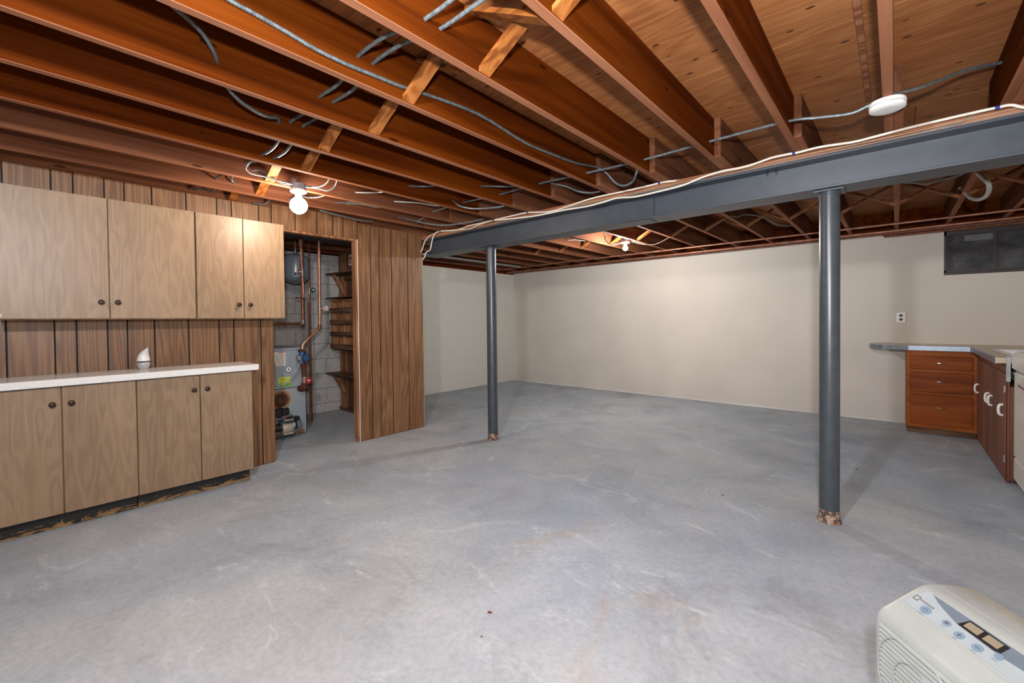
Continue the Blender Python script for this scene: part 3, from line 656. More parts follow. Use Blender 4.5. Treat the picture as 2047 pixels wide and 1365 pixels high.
cable([(-2.50,4.4,2.30),(-2.56,4.573,2.238),(-2.564,4.591,2.189),(-2.568,4.705,2.156),(-2.571,4.849,2.165),(-2.575,5.06,2.225)], .0055, 'pale cable looping into the box of the far bulb', m_greywire, False, 'white_cable')
cable([(-2.9,4.1,2.26),(-2.9,4.253,2.21),(-2.9,4.304,2.19),(-2.9,4.465,2.216),(-2.9,4.634,2.226),(-2.92,4.75,2.26)], .006, 'dark wire under the joists left of the far bulb', m_black, False, 'dark_wire')
cable([(-2.52,5.18,2.24),(-2.45,5.3,2.215),(-2.36,5.4,2.205),(-2.28,5.45,2.22),(-2.12,5.5,2.30)], .004, 'thin pale wire trailing right of the far bulb', m_greywire, False, 'white_cable')
for x, y, z, lb in ((-1.93, 4.35, 2.33, 'thin wire across the first bay right of the far bulb'), (-1.5, 4.55, 2.32, 'thin wire across a bay behind the beam splice'), (-1.07, 4.5, 2.32, 'thin wire across a bay left of the thick column')):
    cable([(x - .18, y, z - .01), (x, y + .02, z), (x + .2, y + .03, z + .02)], .006, lb, m_greywire, False, 'thin_wire')
cable([(-1.28,4.6,2.30),(-1.20,4.75,2.26),(-1.14,4.9,2.30),(-1.05,5.2,2.31),(-.98,5.6,2.28),(-.87,5.9,2.30)], .007, 'wavy grey cable between joists behind the beam', m_greywire, False, 'grey_cable')

# ------------------------------------------------------------------ copper pipes under the joists by the back wall
def pipe(pts, r, label, mat=None, name='copper_pipe', cat='pipe', couplings=(), smooth=0, group=None):
    P = smooth_path(pts, smooth) if smooth else pts
    o = MB().tube(P, r, 14).build(name, mat or m_copper, None, True, label=label, cat=cat, group=group)
    for a, b in couplings: MB().tube([a, b], r * 1.22, 14).build('coupling', m_solder, o, True)
    return o
pipe([(XL + .02, 6.2, 2.237), (XR - .01, 6.2, 2.237)], .011, 'copper pipe hung just under the far joists, furthest from the wall', couplings=[((-2.65, 6.2, 2.237), (-2.60, 6.2, 2.237)), ((-.3, 6.2, 2.237), (-.25, 6.2, 2.237))])
pipe([(XL + .02, 6.60, 2.222), (XR - .01, 6.60, 2.222)], .014, 'thick copper pipe running along the top of the cream back wall', couplings=[((-2.9, 6.6, 2.222), (-2.84, 6.6, 2.222)), ((-1.1, 6.6, 2.222), (-1.04, 6.6, 2.222))])
pipe([(XL + .02, 6.70, 2.212), (XR - .01, 6.70, 2.212)], .012, 'copper pipe closest to the cream back wall, behind the thick one', m_copper_old)
pipe([(-.1, 6.77, 2.190), (XR - .01, 6.77, 2.190)], .014, 'short dull pipe across the top of the basement window', m_copper_old)
MB().box(-.12, .40, 6.79, 6.818, 2.205, 2.222).build('pipe_board', m_plank_x, label='thin wooden strip on the back wall left of the window', cat='strip')
pipe([(XL + .3, 3.5, 2.238), (XL + .3, 6.55, 2.238)], .011, 'copper pipe along the far left cream wall under the joists', m_copper_old)
pipe([(XL + .75, 3.45, 2.236), (XL + .75, 6.15, 2.236)], .016, 'dull grey pipe parallel to the left cream wall behind the slim column', m_galv)

# ------------------------------------------------------------------ furnace nook
bo = empty('boiler', (-5.3, 1.866, 0), 'grey-blue oil boiler with rusty lower front standing in the nook', 'boiler')
bx0, bx1, by0, by1 = -5.66, -4.99, 1.602, 2.130
MB().box(bx0, bx1 - .004, by0, by1, .012, .945, .004).build('jacket', m_boiler, bo)
MB().box(bx0 - .005, bx1 + .012, by0 - .008, by1 + .006, .946, .972, .004).build('top_cover', m_boiler, bo)
MB().box(bx1 - .004, bx1 + .004, by0 + .004, by1 - .022, .536, .944, .002).build('upper_panel', m_boiler, bo)
MB().box(bx1 - .004, bx1 + .004, by0 + .004, by1 - .022, .014, .530, .002).build('lower_panel', m_boiler_low, bo)
MB().box(bx1 - .004, bx1 + .001, by0, by1, .5301, .5359).build('seam', m_dark, bo)
st = MB().box(bx1 + .004, bx1 + .0052, 1.79, 1.917, .782, .934).build('paper_label', m_paper, bo)
ink = MB(); rr = random.Random(2)
for k in range(11):
    z = .905 - k * .0105; y = 1.80
    while y < 1.90:
        L = .006 + rr.random() * .018
        if rr.random() < .6: ink.box(bx1 + .0052, bx1 + .0056, y, min(y + L, 1.91), z, z + .0022)
        y += L + .006
ink.build('print', m_ink, st)
MB().box(bx1 + .0052, bx1 + .0056, 1.845, 1.885, .921, .929).lathe([(.007, .0052), (.007, .0056)], (bx1, 1.902, .925), 'x', 14).build('logo_print', m_redink, st)
g = MB().lathe([(.031, .004), (.031, .02), (.027, .024)], (bx1, 1.937, .739), 'x', 28).build('pressure_gauge', m_galv, bo, True)
MB().lathe([(.026, .024), (.026, .0255)], (bx1, 1.937, .739), 'x', 28).build('dial', m_white, g)
MB().lathe([(.010, .0255), (.010, .027)], (bx1, 1.937, .739), 'x', 20).build('dial_centre', m_ink, g)
ys = MB().box(bx1 + .004, bx1 + .005, 1.838, 1.965, .585, .656).build('yellow_label', m_yellow, bo)
MB().box(bx1 + .004, bx1 + .005, 1.838, 1.965, .552, .585).build('green_band', m_green, ys)
ink = MB()
for k in range(5):
    ink.box(bx1 + .005, bx1 + .0054, 1.848 + .004 * (k % 3), 1.925 + .006 * (k % 2), .640 - k * .014, .643 - k * .014)
ink.build('print', m_ink, ys)
MB().box(bx1 + .004, bx1 + .03, 1.77, 1.806, .645, .815, .003).build('control_box', m_greybox, bo)
MB().lathe([(.046, .004), (.046, .012), (.042, .016)], (bx1, 1.866, .405), 'x', 28).build('inspection_port', m_rust, bo, True)
MB().lathe([(.008, .016), (.006, .026)], (bx1, 1.872, .428), 'x', 10).build('port_bolt', m_black, bo)
# oil burner
bu = MB().box(-4.99, -4.80, 1.815, 1.918, .185, .268, .004).build('burner_housing', m_greybox, bo)
MB().box(-4.80, -4.798, 1.822, 1.911, .192, .262).build('badge', m_black, bu)
MB().box(-4.7978, -4.7972, 1.828, 1.846, .247, .256).build('badge_mark', m_redink, bu)
fc = bpy.data.curves.new('badge_text', 'FONT'); fc.body = 'Beckett'; fc.size = .027; fc.shear = .3; fc.extrude = .0003; fc.align_x = 'CENTER'; fc.align_y = 'CENTER'
to = bpy.data.objects.new('tmp', fc); COL.objects.link(to); bpy.context.view_layer.update()
me = bpy.data.meshes.new_from_object(to.evaluated_get(bpy.context.evaluated_depsgraph_get())); bpy.data.objects.remove(to)
me.materials.append(m_whiteink); to = bpy.data.objects.new('badge_text', me); COL.objects.link(to); to.parent = bu
to.rotation_euler = Matrix(((0, 0, 1), (1, 0, 0), (0, 1, 0))).to_euler(); to.location = Vector((-4.7972, 1.868, .222)) - ORG[bu.name]
MB().lathe([(.062, -.052), (.066, -.046), (.066, .046), (.062, .052)], (-4.87, 1.866, .132), 'y', 32).build('fan_scroll', m_beige_metal, bo, True)
MB().box(-4.89, -4.806, 1.815, 1.917, .066, .082, .003).build('scroll_foot', m_beige_metal, bo)
MB().lathe([(.046, .052), (.05, .06), (.05, .135), (.044, .15), (.02, .154)], (-4.87, 1.866, .145), 'y', 28).build('motor', m_galv, bo, True)
MB().lathe([(.0512, .075), (.0512, .098)], (-4.87, 1.866, .145), 'y', 28).build('motor_band', m_black, bo, True)
MB().box(-4.90, -4.83, 1.925, 1.995, .198, .236, .006).build('capacitor_cover', m_black, bo)
MB().box(-4.93, -4.84, 1.808, 1.892, .268, .345, .012).build('ignition_transformer', m_black, bo)
MB().box(-4.9, -4.86, 1.83, 1.87, .3455, .3465).build('transformer_label', m_paper, bo)
MB().lathe([(.036, -.135), (.04, -.13), (.04, -.06), (.03, -.053)], (-4.87, 1.866, .14), 'y', 24).build('oil_pump', m_black, bo, True)
MB().box(-4.86, -4.80, 1.72, 1.80, .27, .35, .006).build('relay_box', m_black, bo)
for k in (0, 1): MB().lathe([(.013, -.078 + .014 * k), (.013, -.069 + .014 * k)], (-4.835, 1.866, .15), 'y', 14).build('brass_nut', m_solder, bo)
MB().tube(smooth_path([(-4.85, 1.73, .24), (-4.83, 1.78, .238), (-4.83, 1.83, .243)], 4), .005, 8).build('oil_line', m_galv, bo)
MB().tube([(bx1 + .0, 1.866, .135), (-4.9, 1.866, .135)], .05, 20).build('air_tube', m_black, bo)

# boiler supply pipe with circulator
sp = empty('supply_pipe', (-4.915, 2.09, .5), 'boiler supply pipe with blue pump, rusty pipe and red handwheel in front of boiler', 'pipe')
XQ = -4.915
MB().tube([(XQ, 2.272, 2.245), (XQ, 2.268, 1.45)], .016, 16).build('copper_tube', m_copper, sp, True)
MB().tube([(XQ, 2.268, 1.36), (XQ, 2.264, 1.215)], .016, 16).build('copper_tube', m_copper, sp, True)
MB().tube([(XQ, 2.268, 1.45), (XQ, 2.268, 1.36)], .022, 16).build('gate_valve', m_solder, sp, True)
MB().tube(smooth_path([(XQ, 2.264, 1.225), (XQ, 2.262, 1.19), (XQ, 2.245, 1.165)], 4), .020, 14).build('elbow', m_copper_old, sp, True)
MB().tube([(XQ, 2.25, 1.17), (XQ, 2.095, 1.03)], .016, 16).build('copper_tube', m_copper, sp, True)
MB().tube(smooth_path([(XQ, 2.105, 1.04), (XQ, 2.075, 1.005), (XQ, 2.065, .955)], 5), .026, 16).build('adapter', m_solder, sp, True)
MB().box(XQ - .035, XQ + .035, 2.03, 2.098, .928, .952, .004).build('flange', m_rust, sp)
MB().lathe([(.03, .80), (.034, .83), (.034, .90), (.026, .928)], (XQ, 2.064, 0), seg=20).build('pump_body', m_pump_blue, sp, True)
MB().lathe([(.03, .02), (.036, .03), (.036, .085), (.03, .092)], (XQ + .01, 2.066, .862), 'x', 28).build('pump_motor', m_pump_blue, sp, True)
MB().box(XQ + .02, XQ + .07, 1.985, 2.03, .838, .890, .003).build('terminal_box', m_greybox, sp)
MB().tube(smooth_path([(XQ + .05, 2.02, .862), (XQ + .055, 2.03, .83), (XQ + .04, 2.0, .75), (XQ + .02, 1.93, .64), (XQ, 1.86, .585), (XQ - .02, 1.78, .58), (XQ - .02, 1.70, .62)], 8), .0075, 10).build('flexible_conduit', m_galv, sp, True)
MB().lathe([(.032, .80), (.036, .775), (.028, .765)], (XQ, 2.075, 0), seg=20).build('union_nut', m_rust, sp, True)
MB().tube([(XQ, 2.077, .77), (XQ, 2.080, .64)], .026, 18).build('iron_pipe', m_rust, sp, True)
MB().tube([(XQ, 2.082, .65), (XQ, 2.082, .565)], .03, 18).build('valve_body', m_solder, sp, True)
MB().tube(smooth_path([(XQ, 2.082, .58), (XQ, 2.080, .535), (XQ - .03, 2.07, .515), (-4.985, 2.06, .515)], 5), .034, 18).build('rusty_elbow', m_rust, sp, True)
def handwheel(c, R, mat, parent, axis='x', name='handwheel', hub=m_white):
    c = Vector(c); mb = MB(); n = 24; pts = []
    for k in range(n + 1):
        a = 2 * pi * k / n; rr_ = R * (1 + .08 * math.cos(6 * a)); d = {'x': (0, math.cos(a), math.sin(a)), 'y': (math.cos(a), 0, math.sin(a))}[axis]; pts.append(c + Vector(d) * rr_)
    mb.tube(pts, R * .2, 8, False)
    for k in range(3):
        a = pi * k / 3; d = Vector({'x': (0, math.cos(a), math.sin(a)), 'y': (math.cos(a), 0, math.sin(a))}[axis]); mb.tube([c - d * R, c + d * R], R * .13, 6)
    w = mb.build(name, mat, parent, True)
    ax = Vector({'x': (1, 0, 0), 'y': (0, -1, 0)}[axis])
    MB().tube([c - ax * .03, c + ax * .008], R * .32, 10).build('stem', hub, w, True)
    return w
handwheel((XQ + .055, 2.105, .608), .030, m_red, sp)
MB().tube([(XQ, 2.085, .608), (XQ + .03, 2.10, .608)], .014, 10).build('valve_neck', m_solder, sp, True)
MB().tube([(XQ, 2.268, 1.408), (XQ + .02, 2.31, 1.408)], .014, 10).build('valve_neck', m_solder, sp, True)
handwheel((XQ + .03, 2.325, 1.408), .026, plain('worn_red_white', (214, 178, 170), .5, 0, .4, 60), sp)

rp = empty('return_pipe', (-5.1, 2.15, 1.235), 'upright copper pipe bending left to run horizontally above the boiler', 'pipe')
MB().tube([(-5.1, 2.157, 2.226), (-5.1, 2.158, 1.26)], .017, 14).build('copper_tube', m_copper_old, rp, True)
MB().tube(smooth_path([(-5.1, 2.158, 1.275), (-5.1, 2.155, 1.24), (-5.1, 2.12, 1.235)], 4), .021, 14).build('elbow', m_solder, rp, True)
MB().tube([(-5.1, 2.125, 1.235), (-5.1, 1.45, 1.235)], .016, 14).build('copper_tube', m_copper_old, rp, True)
MB().tube([(-5.08, 2.125, 2.226), (-5.08, 2.15, 1.85)], .009, 12).build('copper_tube', m_copper, rp, True)
MB().tube([(-5.08, 2.15, 1.86), (-5.08, 2.152, 1.78)], .016, 12).build('brass_tee', m_solder, rp, True)
MB().tube([(-5.08, 2.152, 1.79), (-5.08, 2.165, 1.53)], .009, 12).build('copper_tube', m_copper, rp, True)
MB().tube([(-5.08, 2.15, 1.82), (-5.06, 2.105, 1.82)], .010, 10).build('drain_spigot', m_solder, rp, True)
handwheel((-5.045, 2.09, 1.822), .017, m_red, rp, 'y')
MB().box(-5.06, -5.04, 2.055, 2.072, 1.785, 1.812, .002).build('blue_cap', m_blue, rp)
MB().tube([(-5.075, 2.165, 1.525), (-5.05, 2.06, 1.525)], .008, 10).build('pipe_stub', m_rust, rp, True)
pipe([(-5.25, 2.28, 1.525), (-5.25, 2.285, .0)], .008, 'thin copper pipe dropping to the floor right behind the boiler', m_copper_old, couplings=[((-5.25, 2.281, .72), (-5.25, 2.281, .66))])
tp = pipe([(-5.5, 2.412, 2.24), (-5.5, 2.412, .002)], .008, 'thin dark pipe with a dark blue handwheel beside the expansion tank', m_copper_old)
MB().tube([(-5.5, 2.412, 1.68), (-5.5, 2.412, 1.60)], .013, 10).build('valve_body', m_solder, tp, True)
handwheel((-5.47, 2.445, 1.655), .026, m_darkblue, tp)
tk = empty('expansion_tank', (-5.5, 2.25, 1.72), 'grey-blue expansion tank hanging behind the copper pipes in the nook', 'tank')
MB().lathe([(.002, 1.722), (.05, 1.727), (.1, 1.745), (.135, 1.775), (.15, 1.80)], (-5.5, 2.25, 0), seg=36).build('bottom_dome', m_tank, tk, True)
MB().lathe([(.152, 1.795), (.153, 1.80), (.153, 2.02), (.147, 2.045), (.12, 2.065), (.07, 2.08), (.03, 2.088), (.002, 2.09)], (-5.5, 2.25, 0), seg=36).build('shell', m_tank, tk, True)
MB().tube([(-5.5, 2.25, 2.085), (-5.5, 2.25, 2.15)], .014, 12).build('nipple', m_galv, tk, True)
MB().tube([(-5.5, 2.25, 2.15), (-5.5, 2.25, 2.24)], .018, 12).build('copper_fitting', m_copper_old, tk, True)
pipe([(-5.62, 1.40, 2.17), (-5.62, 2.9, 2.17)], .010, 'horizontal copper pipe under the ceiling behind the expansion tank', m_copper_old)
fp = MB().tube([(-5.62, 1.73, .972), (-5.62, 1.73, 1.40)], .075, 24).build('flue_pipe', m_galv, None, True, label='galvanised flue pipe rising from the boiler at the nook edge', cat='pipe')
MB().tube([(-5.62, 1.73, 1.40), (-5.62, 1.60, 1.55), (-5.9, 1.58, 1.60)], .075, 24).build('flue_elbow', m_galv, fp, True)

# shelves on the nook side wall
def shelf(x0, x1, y0, z, t, label, bracket=None):
    e = empty('wall_shelf', ((x0 + x1) / 2, 3.0, z), label, 'shelf', 'brown plank shelves in the nook')
    MB().box(x0, x1, y0, 3.008, z - t, z, .002).build('board', m_closet_wood, e)
    if bracket:
        bx, z0 = bracket
        MB().prism([(2.83, z - t), (2.87, z - t), (3.01, z0 + .02), (3.01, z0 - .03), (2.98, z0 - .03)], bx - .02, bx + .02, 'x').build('diagonal_brace', m_stud, e)
        MB().box(bx + .05, x1, 2.97, 3.008, z - t - .07, z - t).build('cleat', m_closet_wood, e)
shelf(-5.86, -4.3, 2.79, 1.912, .018, 'topmost brown plank shelf in the furnace nook with a diagonal brace', (-5.74, 1.645))
shelf(-5.87, -4.3, 2.79, 1.585, .014, 'thin brown plank shelf directly above the pigeonhole rack')
shelf(-5.90, -4.3, 2.79, .555, .022, 'lowest brown plank shelf in the furnace nook near the floor', (-5.79, .30))
cu = empty('pigeonhole_rack', (-5.1, 2.9, .89), 'brown wooden pigeonhole rack with front slats on the nook wall', 'rack')
cx0, cx1 = -5.745, -4.45
MB().box(cx0, cx1, 3.0, 3.008, .893, 1.545).build('back_board', m_closet_board, cu)
MB().box(cx0, cx1, 2.80, 3.0, 1.525, 1.545).build('top_board', m_stud, cu)
MB().box(cx0, cx1, 2.80, 3.0, .893, .908).build('bottom_board', m_closet_wood, cu)
k = 0; x = cx0
while x < cx1:
    MB().box(x, x + .010, 2.803, 2.999, .908, 1.525).build('divider', m_stud, cu); x += .164
for z0, z1 in ((1.375, 1.438), (1.219, 1.277), (1.064, 1.122), (.893, .960)):
    MB().box(cx0 - .008, cx1, 2.79, 2.7995, z0, z1).build('front_slat', m_closet_wood, cu)
    MB().box(cx0 + .010, cx1, 2.803, 2.998, z0 - .004, z0 + .004).build('shelf_board', m_closet_wood, cu)
cd = MB().box(-5.62, -5.46, 3.004, 3.0075, 2.02, 2.17).build('paper_card', m_paper, label='small white card with red drawings pinned above the top shelf', cat='card')
for k in range(4): MB().box(-5.60 + .07 * (k % 2), -5.55 + .07 * (k % 2), 3.0030, 3.0039, 2.04 + .06 * (k // 2), 2.075 + .06 * (k // 2)).build('picture', m_redink, cd)
cable([(-5.94, 2.3, 2.16), (-5.93, 2.5, 2.15), (-5.93, 2.75, 2.135), (-5.90, 2.95, 2.13)], .006, 'white cable along the top of the block wall in the nook', m_romex, False, 'white_cable')

# ------------------------------------------------------------------ kitchen corner on the right
dc = empty('drawer_cabinet', (.36, 6.55, 0), 'reddish brown cabinet with three drawers against the back wall', 'cabinet')
MB().box(.094, .625, 6.302, YB - .001, .07, .889, .002).build('carcass', m_cherry_v, dc)
MB().box(.10, .62, 6.36, YB - .002, 0.0005, .0695).build('toe_kick', m_closet_wood, dc)
ff = MB()
ff.box(.094, .128, 6.29, 6.302, .07, .889).box(.588, .625, 6.29, 6.302, .07, .889).box(.128, .588, 6.29, 6.302, .83, .889).box(.128, .588, 6.29, 6.302, .662, .690).box(.128, .588, 6.29, 6.302, .427, .452).box(.128, .588, 6.29, 6.302, .07, .112)
ff.build('face_frame', wood('cherry_face_frame', (112, 54, 18), (156, 84, 34), (180, 108, 50), 'x', 4, 6, 0.8, contrast=0.4, rough=0.5, spec=0.15), dc)
for z0, z1, hz in ((.688, .832, .763), (.45, .664, .571), (.110, .429, .30)):
    d = MB().box(.124, .590, 6.275, 6.289, z0, z1, .006).build('drawer', m_cherry, dc)
    MB().tube(smooth_path([(.31, 6.276, hz + .004), (.315, 6.258, hz + .002), (.352, 6.252, hz - .003), (.39, 6.258, hz - .002), (.395, 6.276, hz)], 4), .0035, 8).build('handle', m_chrome, d, True)
sk = empty('sink_cabinet', (.95, 5.5, 0), 'worn brown base cabinet with white pulls, running from the corner to the stove', 'cabinet')
MB().box(.64, 1.24, 4.83, 6.285, .02, .72, .002).build('carcass', m_cherry_v, sk)
MB().box(.628, .64, 4.83, 6.285, .0, .889, .001).build('front_frame', m_cherry_v, sk)
for a, b, ks in ((6.275, 6.11, (6.19,)), (6.095, 5.47, (5.545,)), (5.46, 4.84, (5.385, 4.90))):
    d = MB().box(.616, .627, b, a, .03, .815, .003).build('door', m_cherry_v, sk)
    for ky in ks:
        MB().tube(smooth_path([(.616, ky, .575), (.598, ky, .57), (.592, ky, .535), (.598, ky, .50), (.616, ky, .495)], 5), .009, 10).build('pull', m_white, d, True)
for hz in (.70, .18): MB().box(.612, .618, 4.835, 4.855, hz - .025, hz + .025).build('hinge', m_galv, sk)
kc = empty('corner_counter', (.6, 6.4, .892), 'tan L-shaped counter with a metal edge and rounded end', 'countertop')
Z0, Z1 = .893, .934
arc = [(-.02 + .19 * math.cos(a), 6.50 + .255 * math.sin(a)) for a in [pi / 2 + k * pi / 14 for k in range(15)]]
poly = [(1.265, YB - .001)] + [(-.02, YB - .001)] + [(-.02 + .195 * math.cos(pi / 2 + k * (pi * .86) / 12) * 1.0, 6.54 + .275 * math.sin(pi / 2 + k * (pi * .86) / 12)) for k in range(1, 13)] + [(.02, 6.268), (.11, 6.25), (.568, 6.235), (.568, 6.23), (1.265, 6.23)]
mb = MB().prism(poly, Z0, Z1, 'z')
mb.box(.568, 1.265, 5.80, 6.2295, Z0, Z1).box(.568, .68, 5.02, 5.80, Z0, Z1).box(1.10, 1.265, 5.02, 5.80, Z0, Z1).box(.568, 1.265, 4.815, 5.02, Z0, Z1)
mb.build('slab', m_tan_counter, kc)
edge = poly[1:-2] + [(.568, 4.815)]
mb = MB()
for a, b in zip(edge[:-1], edge[1:]):
    d = Vector((b[0] - a[0], b[1] - a[1])).normalized(); nrm = Vector((-d.y, d.x)) * .004
    q = [(a[0], a[1]), (b[0], b[1]), (b[0] - nrm.x, b[1] - nrm.y), (a[0] - nrm.x, a[1] - nrm.y)]
    mb.prism(q, Z0 - .004, Z1 + .002, 'z')
mb.build('metal_edge', m_alu, kc)
sn = empty('kitchen_sink', (.89, 5.41, .93), 'white sink basin set into the tan counter beside the stove', 'sink')
mb = MB()
mb.box(.665, 1.115, 5.005, 5.035, Z1 + .0005, Z1 + .010, .003).box(.665, 1.115, 5.785, 5.815, Z1 + .0005, Z1 + .010, .003).box(.665, .695, 5.035, 5.785, Z1 + .0005, Z1 + .010, .003).box(1.085, 1.115, 5.035, 5.785, Z1 + .0005, Z1 + .010, .003)
mb.build('rim', m_white, sn)
mb = MB(); mb.box(.685, .692, 5.03, 5.79, .75, Z1).box(1.088, 1.095, 5.03, 5.79, .75, Z1).box(.692, 1.088, 5.03, 5.037, .75, Z1).box(.692, 1.088, 5.783, 5.79, .75, Z1).box(.692, 1.088, 5.037, 5.783, .745, .752)
mb.build('basin', m_white, sn)
MB().tube([(.89, 5.41, .7525), (.89, 5.41, .756)], .03, 20).build('drain', m_chrome, sn, True)
so = empty('stove', (.93, 4.42, 0), 'white enamel stove at the right edge of the view', 'stove')
sx0, sy0, sy1 = .655, 4.04, 4.80
MB().box(sx0 + .02, 1.24, sy0, sy1, .03, .84, .01).build('body', m_offwhite, so)
MB().box(sx0 - .012, 1.245, sy0 - .002, sy1 + .004, .842, .985, .022).build('cooktop', m_offwhite, so)
MB().box(sx0, sx0 + .02, sy0 + .01, sy1 - .01, .22, .835, .008).build('oven_door', m_offwhite, so)
MB().box(sx0, sx0 + .02, sy0 + .01, sy1 - .01, .05, .212, .008).build('bottom_drawer', m_offwhite, so)
MB().box(sx0 + .04, 1.2, sy0 + .02, sy1 - .02, .0005, .03).build('rusty_plinth', m_rust, so)
MB().tube([(sx0 - .03, sy0 + .10, .78), (sx0 - .03, sy1 - .42, .78)], .011, 12).build('oven_handle', m_chrome, so, True)
for y in (sy0 + .12, sy1 - .44): MB().tube([(sx0, y, .78), (sx0 - .03, y, .78)], .008, 8).build('handle_post', m_chrome, so)
for y in (4.2, 4.62):
    for x in (.78, 1.04): MB().lathe([(.085, .986), (.085, .990), (.06, .991), (.02, .990)], (x, y, 0), seg=28).build('burner', m_black, so, True)
MB().box(.618, .64, 4.803, 4.812, .76, .945).build('side_trim', m_greybox, so)
o = empty('wall_outlet', (.055, YB, 1.235), 'white double outlet on the cream back wall above the tan counter', 'outlet')
MB().box(.015, .095, YB - .006, YB - .0005, 1.178, 1.293, .003).build('cover_plate', m_white, o)
for z in (1.212, 1.258): MB().lathe([(.0165, -.0075), (.0165, -.006)], (.055, YB, z), 'y', 18).build('socket', m_black, o)

# ------------------------------------------------------------------ dehumidifier
U = Vector((.6392, -.7690)); 
dh = empty('dehumidifier', (-.03, 1.505, 0), 'ivory plastic dehumidifier with a sloped control panel in the lower right corner', 'dehumidifier', rz=math.atan2(U.y, U.x), local=True)
DW = .40
prof = [(0, .02), (0, .435), (.004, .455), (.013, .466), (.022, .471), (.06, .4932), (.10, .5163), (.118, .5265), (.132, .5315), (.146, .533), (.20, .531), (.245, .522), (.272, .506), (.284, .484), (.286, .45), (.286, .02)]
cxp, czp = .143, .27
def station(u, ins): return [(u, cxp + (v - cxp) * (1 - ins / .143), czp + (z - czp) * (1 - ins / .26)) for v, z in prof]
sts = [(-.026, .030), (-.0245, .018), (-.020, .009), (-.012, .003), (-.002, 0), (DW - .02, 0), (DW - .008, .005), (DW, .022)]
vs = []; fs = []; n = len(prof)
for u, ins in sts: vs += station(u, ins)
for i in range(len(sts) - 1):
    for k in range(n): fs.append((i * n + k, i * n + (k + 1) % n, (i + 1) * n + (k + 1) % n, (i + 1) * n + k))
fs.append(tuple(range(n))); fs.append(tuple((len(sts) - 1) * n + k for k in range(n)))
MB().add(vs, fs).build('housing', m_dehum, dh, True)
# things on the slope: s along u, v across, h above the surface
sl = lambda v: .470 + (v - .02) * .579
nv = Vector((0, -.501, .865))
def onsl(u, v, h=0.0): return Vector((u, v, sl(v))) + nv * h
def patch(poly, h0, h1, name, mat, parent):
    m_ = MB(); n_ = len(poly); vv = [onsl(u, v, h0) for u, v in poly] + [onsl(u, v, h1) for u, v in poly]
    ff_ = [tuple(range(n_ - 1, -1, -1)), tuple(range(n_, 2 * n_))] + [(i, (i + 1) % n_, n_ + (i + 1) % n_, n_ + i) for i in range(n_)]
    return m_.add(vv, ff_).build(name, mat, parent)
pn = patch([(.004, .060), (.385, .060), (.385, .116), (.016, .116), (.012, .113)], .0002, .0014, 'control_panel', m_dpanel, dh)
patch([(-.004, .053), (.39, .053), (.39, .056), (-.004, .056)], .0, .0012, 'panel_ridge', m_dehum, dh)
patch([(-.004, .053), (-.001, .053), (.011, .118), (.008, .118)], .0, .0012, 'panel_ridge', m_dehum, dh)
sw = [(.030, .1155)] + [(.030 + .09 * t, .1155 - .026 * (t ** .7)) for t in (.25, .5, .75, 1)] + [(.22, .0865), (.30, .092), (.385, .098), (.385, .1155)]
patch(sw, .0014, .0017, 'panel_swoosh', m_dswoosh, pn)
def disc(u, v, a, h0, h1, n_=20): return [(u + a * math.cos(2 * pi * k / n_), v + a * .8 * math.sin(2 * pi * k / n_)) for k in range(n_)], h0, h1
for u, v, a, sym in ((.055, .074, .0125, 'power'), (.106, .0775, .0095, 'fan'), (.142, .072, .0105, '+'), (.182, .073, .0105, '-'), (.216, .0835, .008, 'dot')):
    pl, h0, h1 = disc(u, v, a, .0014, .0030); b_ = patch(pl, h0, h1, 'button', m_dbutton, pn)
    if sym == '+': patch([(u - .005, v - .0007), (u + .005, v - .0007), (u + .005, v + .0007), (u - .005, v + .0007)], .003, .0033, 'plus_mark', m_ink, b_); patch([(u - .0008, v - .004), (u + .0008, v - .004), (u + .0008, v + .004), (u - .0008, v + .004)], .003, .0033, 'plus_mark', m_ink, b_)
    elif sym == '-': patch([(u - .005, v - .0007), (u + .005, v - .0007), (u + .005, v + .0007), (u - .005, v + .0007)], .003, .0033, 'minus_mark', m_ink, b_)
    elif sym == 'power':
        for k in range(14):
            a0, a1 = 2 * pi * k / 14, 2 * pi * (k + 1) / 14
            patch([(u + .005 * math.cos(a0), v + .004 * math.sin(a0)), (u + .005 * math.cos(a1), v + .004 * math.sin(a1)), (u + .0042 * math.cos(a1), v + .0033 * math.sin(a1)), (u + .0042 * math.cos(a0), v + .0033 * math.sin(a0))], .003, .0032, 'power_ring', m_ink, b_)
    elif sym == 'fan':
        for q in (-.0022, .0022): patch([(u + q - .0014, v - .003), (u + q + .0014, v - .003), (u + q + .0014, v + .003), (u + q - .0014, v + .003)], .003, .0032, 'fan_mark', m_ink, b_)
    patch([(u - .006, v - a * .8 - .004), (u + .006, v - a * .8 - .004), (u + .006, v - a * .8 - .0032), (u - .006, v - a * .8 - .0032)], .0014, .0016, 'print_line', m_ink, pn)
bz = patch([(.118, .0905), (.20, .0885), (.212, .0915), (.212, .1125), (.126, .1135)], .0017, .0020, 'display_bezel', m_black, pn)
for u in (.128, .170): patch([(u, .0945), (u + .032, .0945), (u + .032, .110), (u, .110)], .0020, .0024, 'display', m_display, bz)
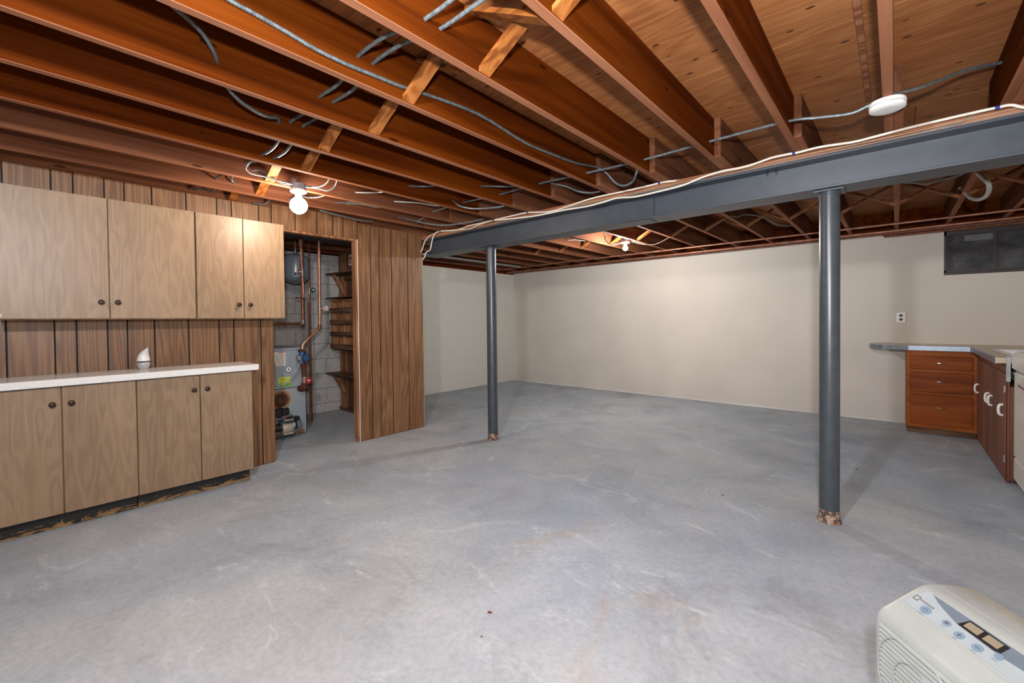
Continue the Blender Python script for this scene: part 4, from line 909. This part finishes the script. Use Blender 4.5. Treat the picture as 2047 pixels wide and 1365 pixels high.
# emblem: outlined square and a line of small lettering
lg = [(.010, .081), (.022, .081), (.022, .092), (.010, .092)]
for (a, b) in ((0, 1), (1, 2), (2, 3), (3, 0)):
    p, q = lg[a], lg[b]; w = .0009
    if abs(p[0] - q[0]) > abs(p[1] - q[1]): pl = [(min(p[0], q[0]), p[1] - w), (max(p[0], q[0]), p[1] - w), (max(p[0], q[0]), p[1] + w), (min(p[0], q[0]), p[1] + w)]
    else: pl = [(p[0] - w, min(p[1], q[1])), (p[0] + w, min(p[1], q[1])), (p[0] + w, max(p[1], q[1])), (p[0] - w, max(p[1], q[1]))]
    patch(pl, .0014, .0017, 'emblem_line', m_ink, pn)
for k in range(9): patch([(.025 + k * .0042, .0865), (.0278 + k * .0042, .0865), (.0278 + k * .0042, .0895), (.025 + k * .0042, .0895)], .0014, .0016, 'lettering', m_ink, pn)
for v in (.157,): MB().tube([(-.004, v, .5326), (DW - .02, v, .5326)], .0009, 6).build('seam_ridge', m_dehum, dh)
# rear vent slots
for k in range(7):
    v = .205 + k * .0095; z = .531 if v < .2 else .531 - (v - .2) * .2 if v < .245 else .522 - (v - .245) * .59
    MB().box(.0, DW - .03, v - .0016, v + .0016, z - .001, z + .0006).build('vent_slot', m_grille_dark, dh)
# front grille: recessed panel, slats and two curved ribs
MB().box(.008, DW - .03, -.0012, .002, .06, .436).build('grille_recess', m_grille_dark, dh)
for k in range(30):
    z = .068 + k * .0125
    MB().prism([(-.0075, z), (-.0012, z + .003), (-.0012, z + .0075), (-.0075, z + .0035)], .009, DW - .031, 'x').build('grille_slat', m_dehum, dh)
for R in (.11, .06):
    pts = []
    for k in range(25):
        a = 2 * pi * k / 24; u, z = .115 + R * math.cos(a), .34 + R * math.sin(a)
        pts.append((min(max(u, .01), DW - .035), -.0078, min(z, .434)))
    MB().tube(pts, .0022, 6, False).build('grille_ring', m_dehum, dh, True)
for u, v in ((.03, .03), (.34, .03), (.03, .25), (.34, .25)): MB().lathe([(.014, .0005), (.014, .022)], (u, v, 0), seg=14).build('foot', m_black, dh, True)

# ------------------------------------------------------------------ debris on the floor
def leaf(x, y, s, a, label):
    mb = MB(); P = [(0, 0, .001), (.4, .25, .006), (.9, .2, .004), (1.2, .0, .001), (.85, -.22, .005), (.4, -.18, .004)]
    c, sn_ = math.cos(a), math.sin(a)
    top = [(x + s * (p[0] * c - p[1] * sn_), y + s * (p[0] * sn_ + p[1] * c), p[2]) for p in P]; bot = [(p[0], p[1], .0004) for p in top]
    mb.add(top + bot, [tuple(range(6)), tuple(range(11, 5, -1))] + [(i, (i + 1) % 6, 6 + (i + 1) % 6, 6 + i) for i in range(6)])
    mb.build('leaf_fragment', m_leaf, label=label, cat='leaf', group='dry leaf bits on the concrete floor')
leaf(-1.305, 1.30, .02, .7, 'reddish dry leaf bit on the concrete in the foreground centre')
leaf(-1.22, 1.18, .009, 1.9, 'tiny brown leaf bit beside the reddish one on the concrete')
leaf(-.915, 3.25, .016, .2, 'dark brown leaf bit on the concrete between the two columns')
leaf(-.235, 4.51, .022, 1.2, 'brown leaf bit on the concrete behind the thick column')
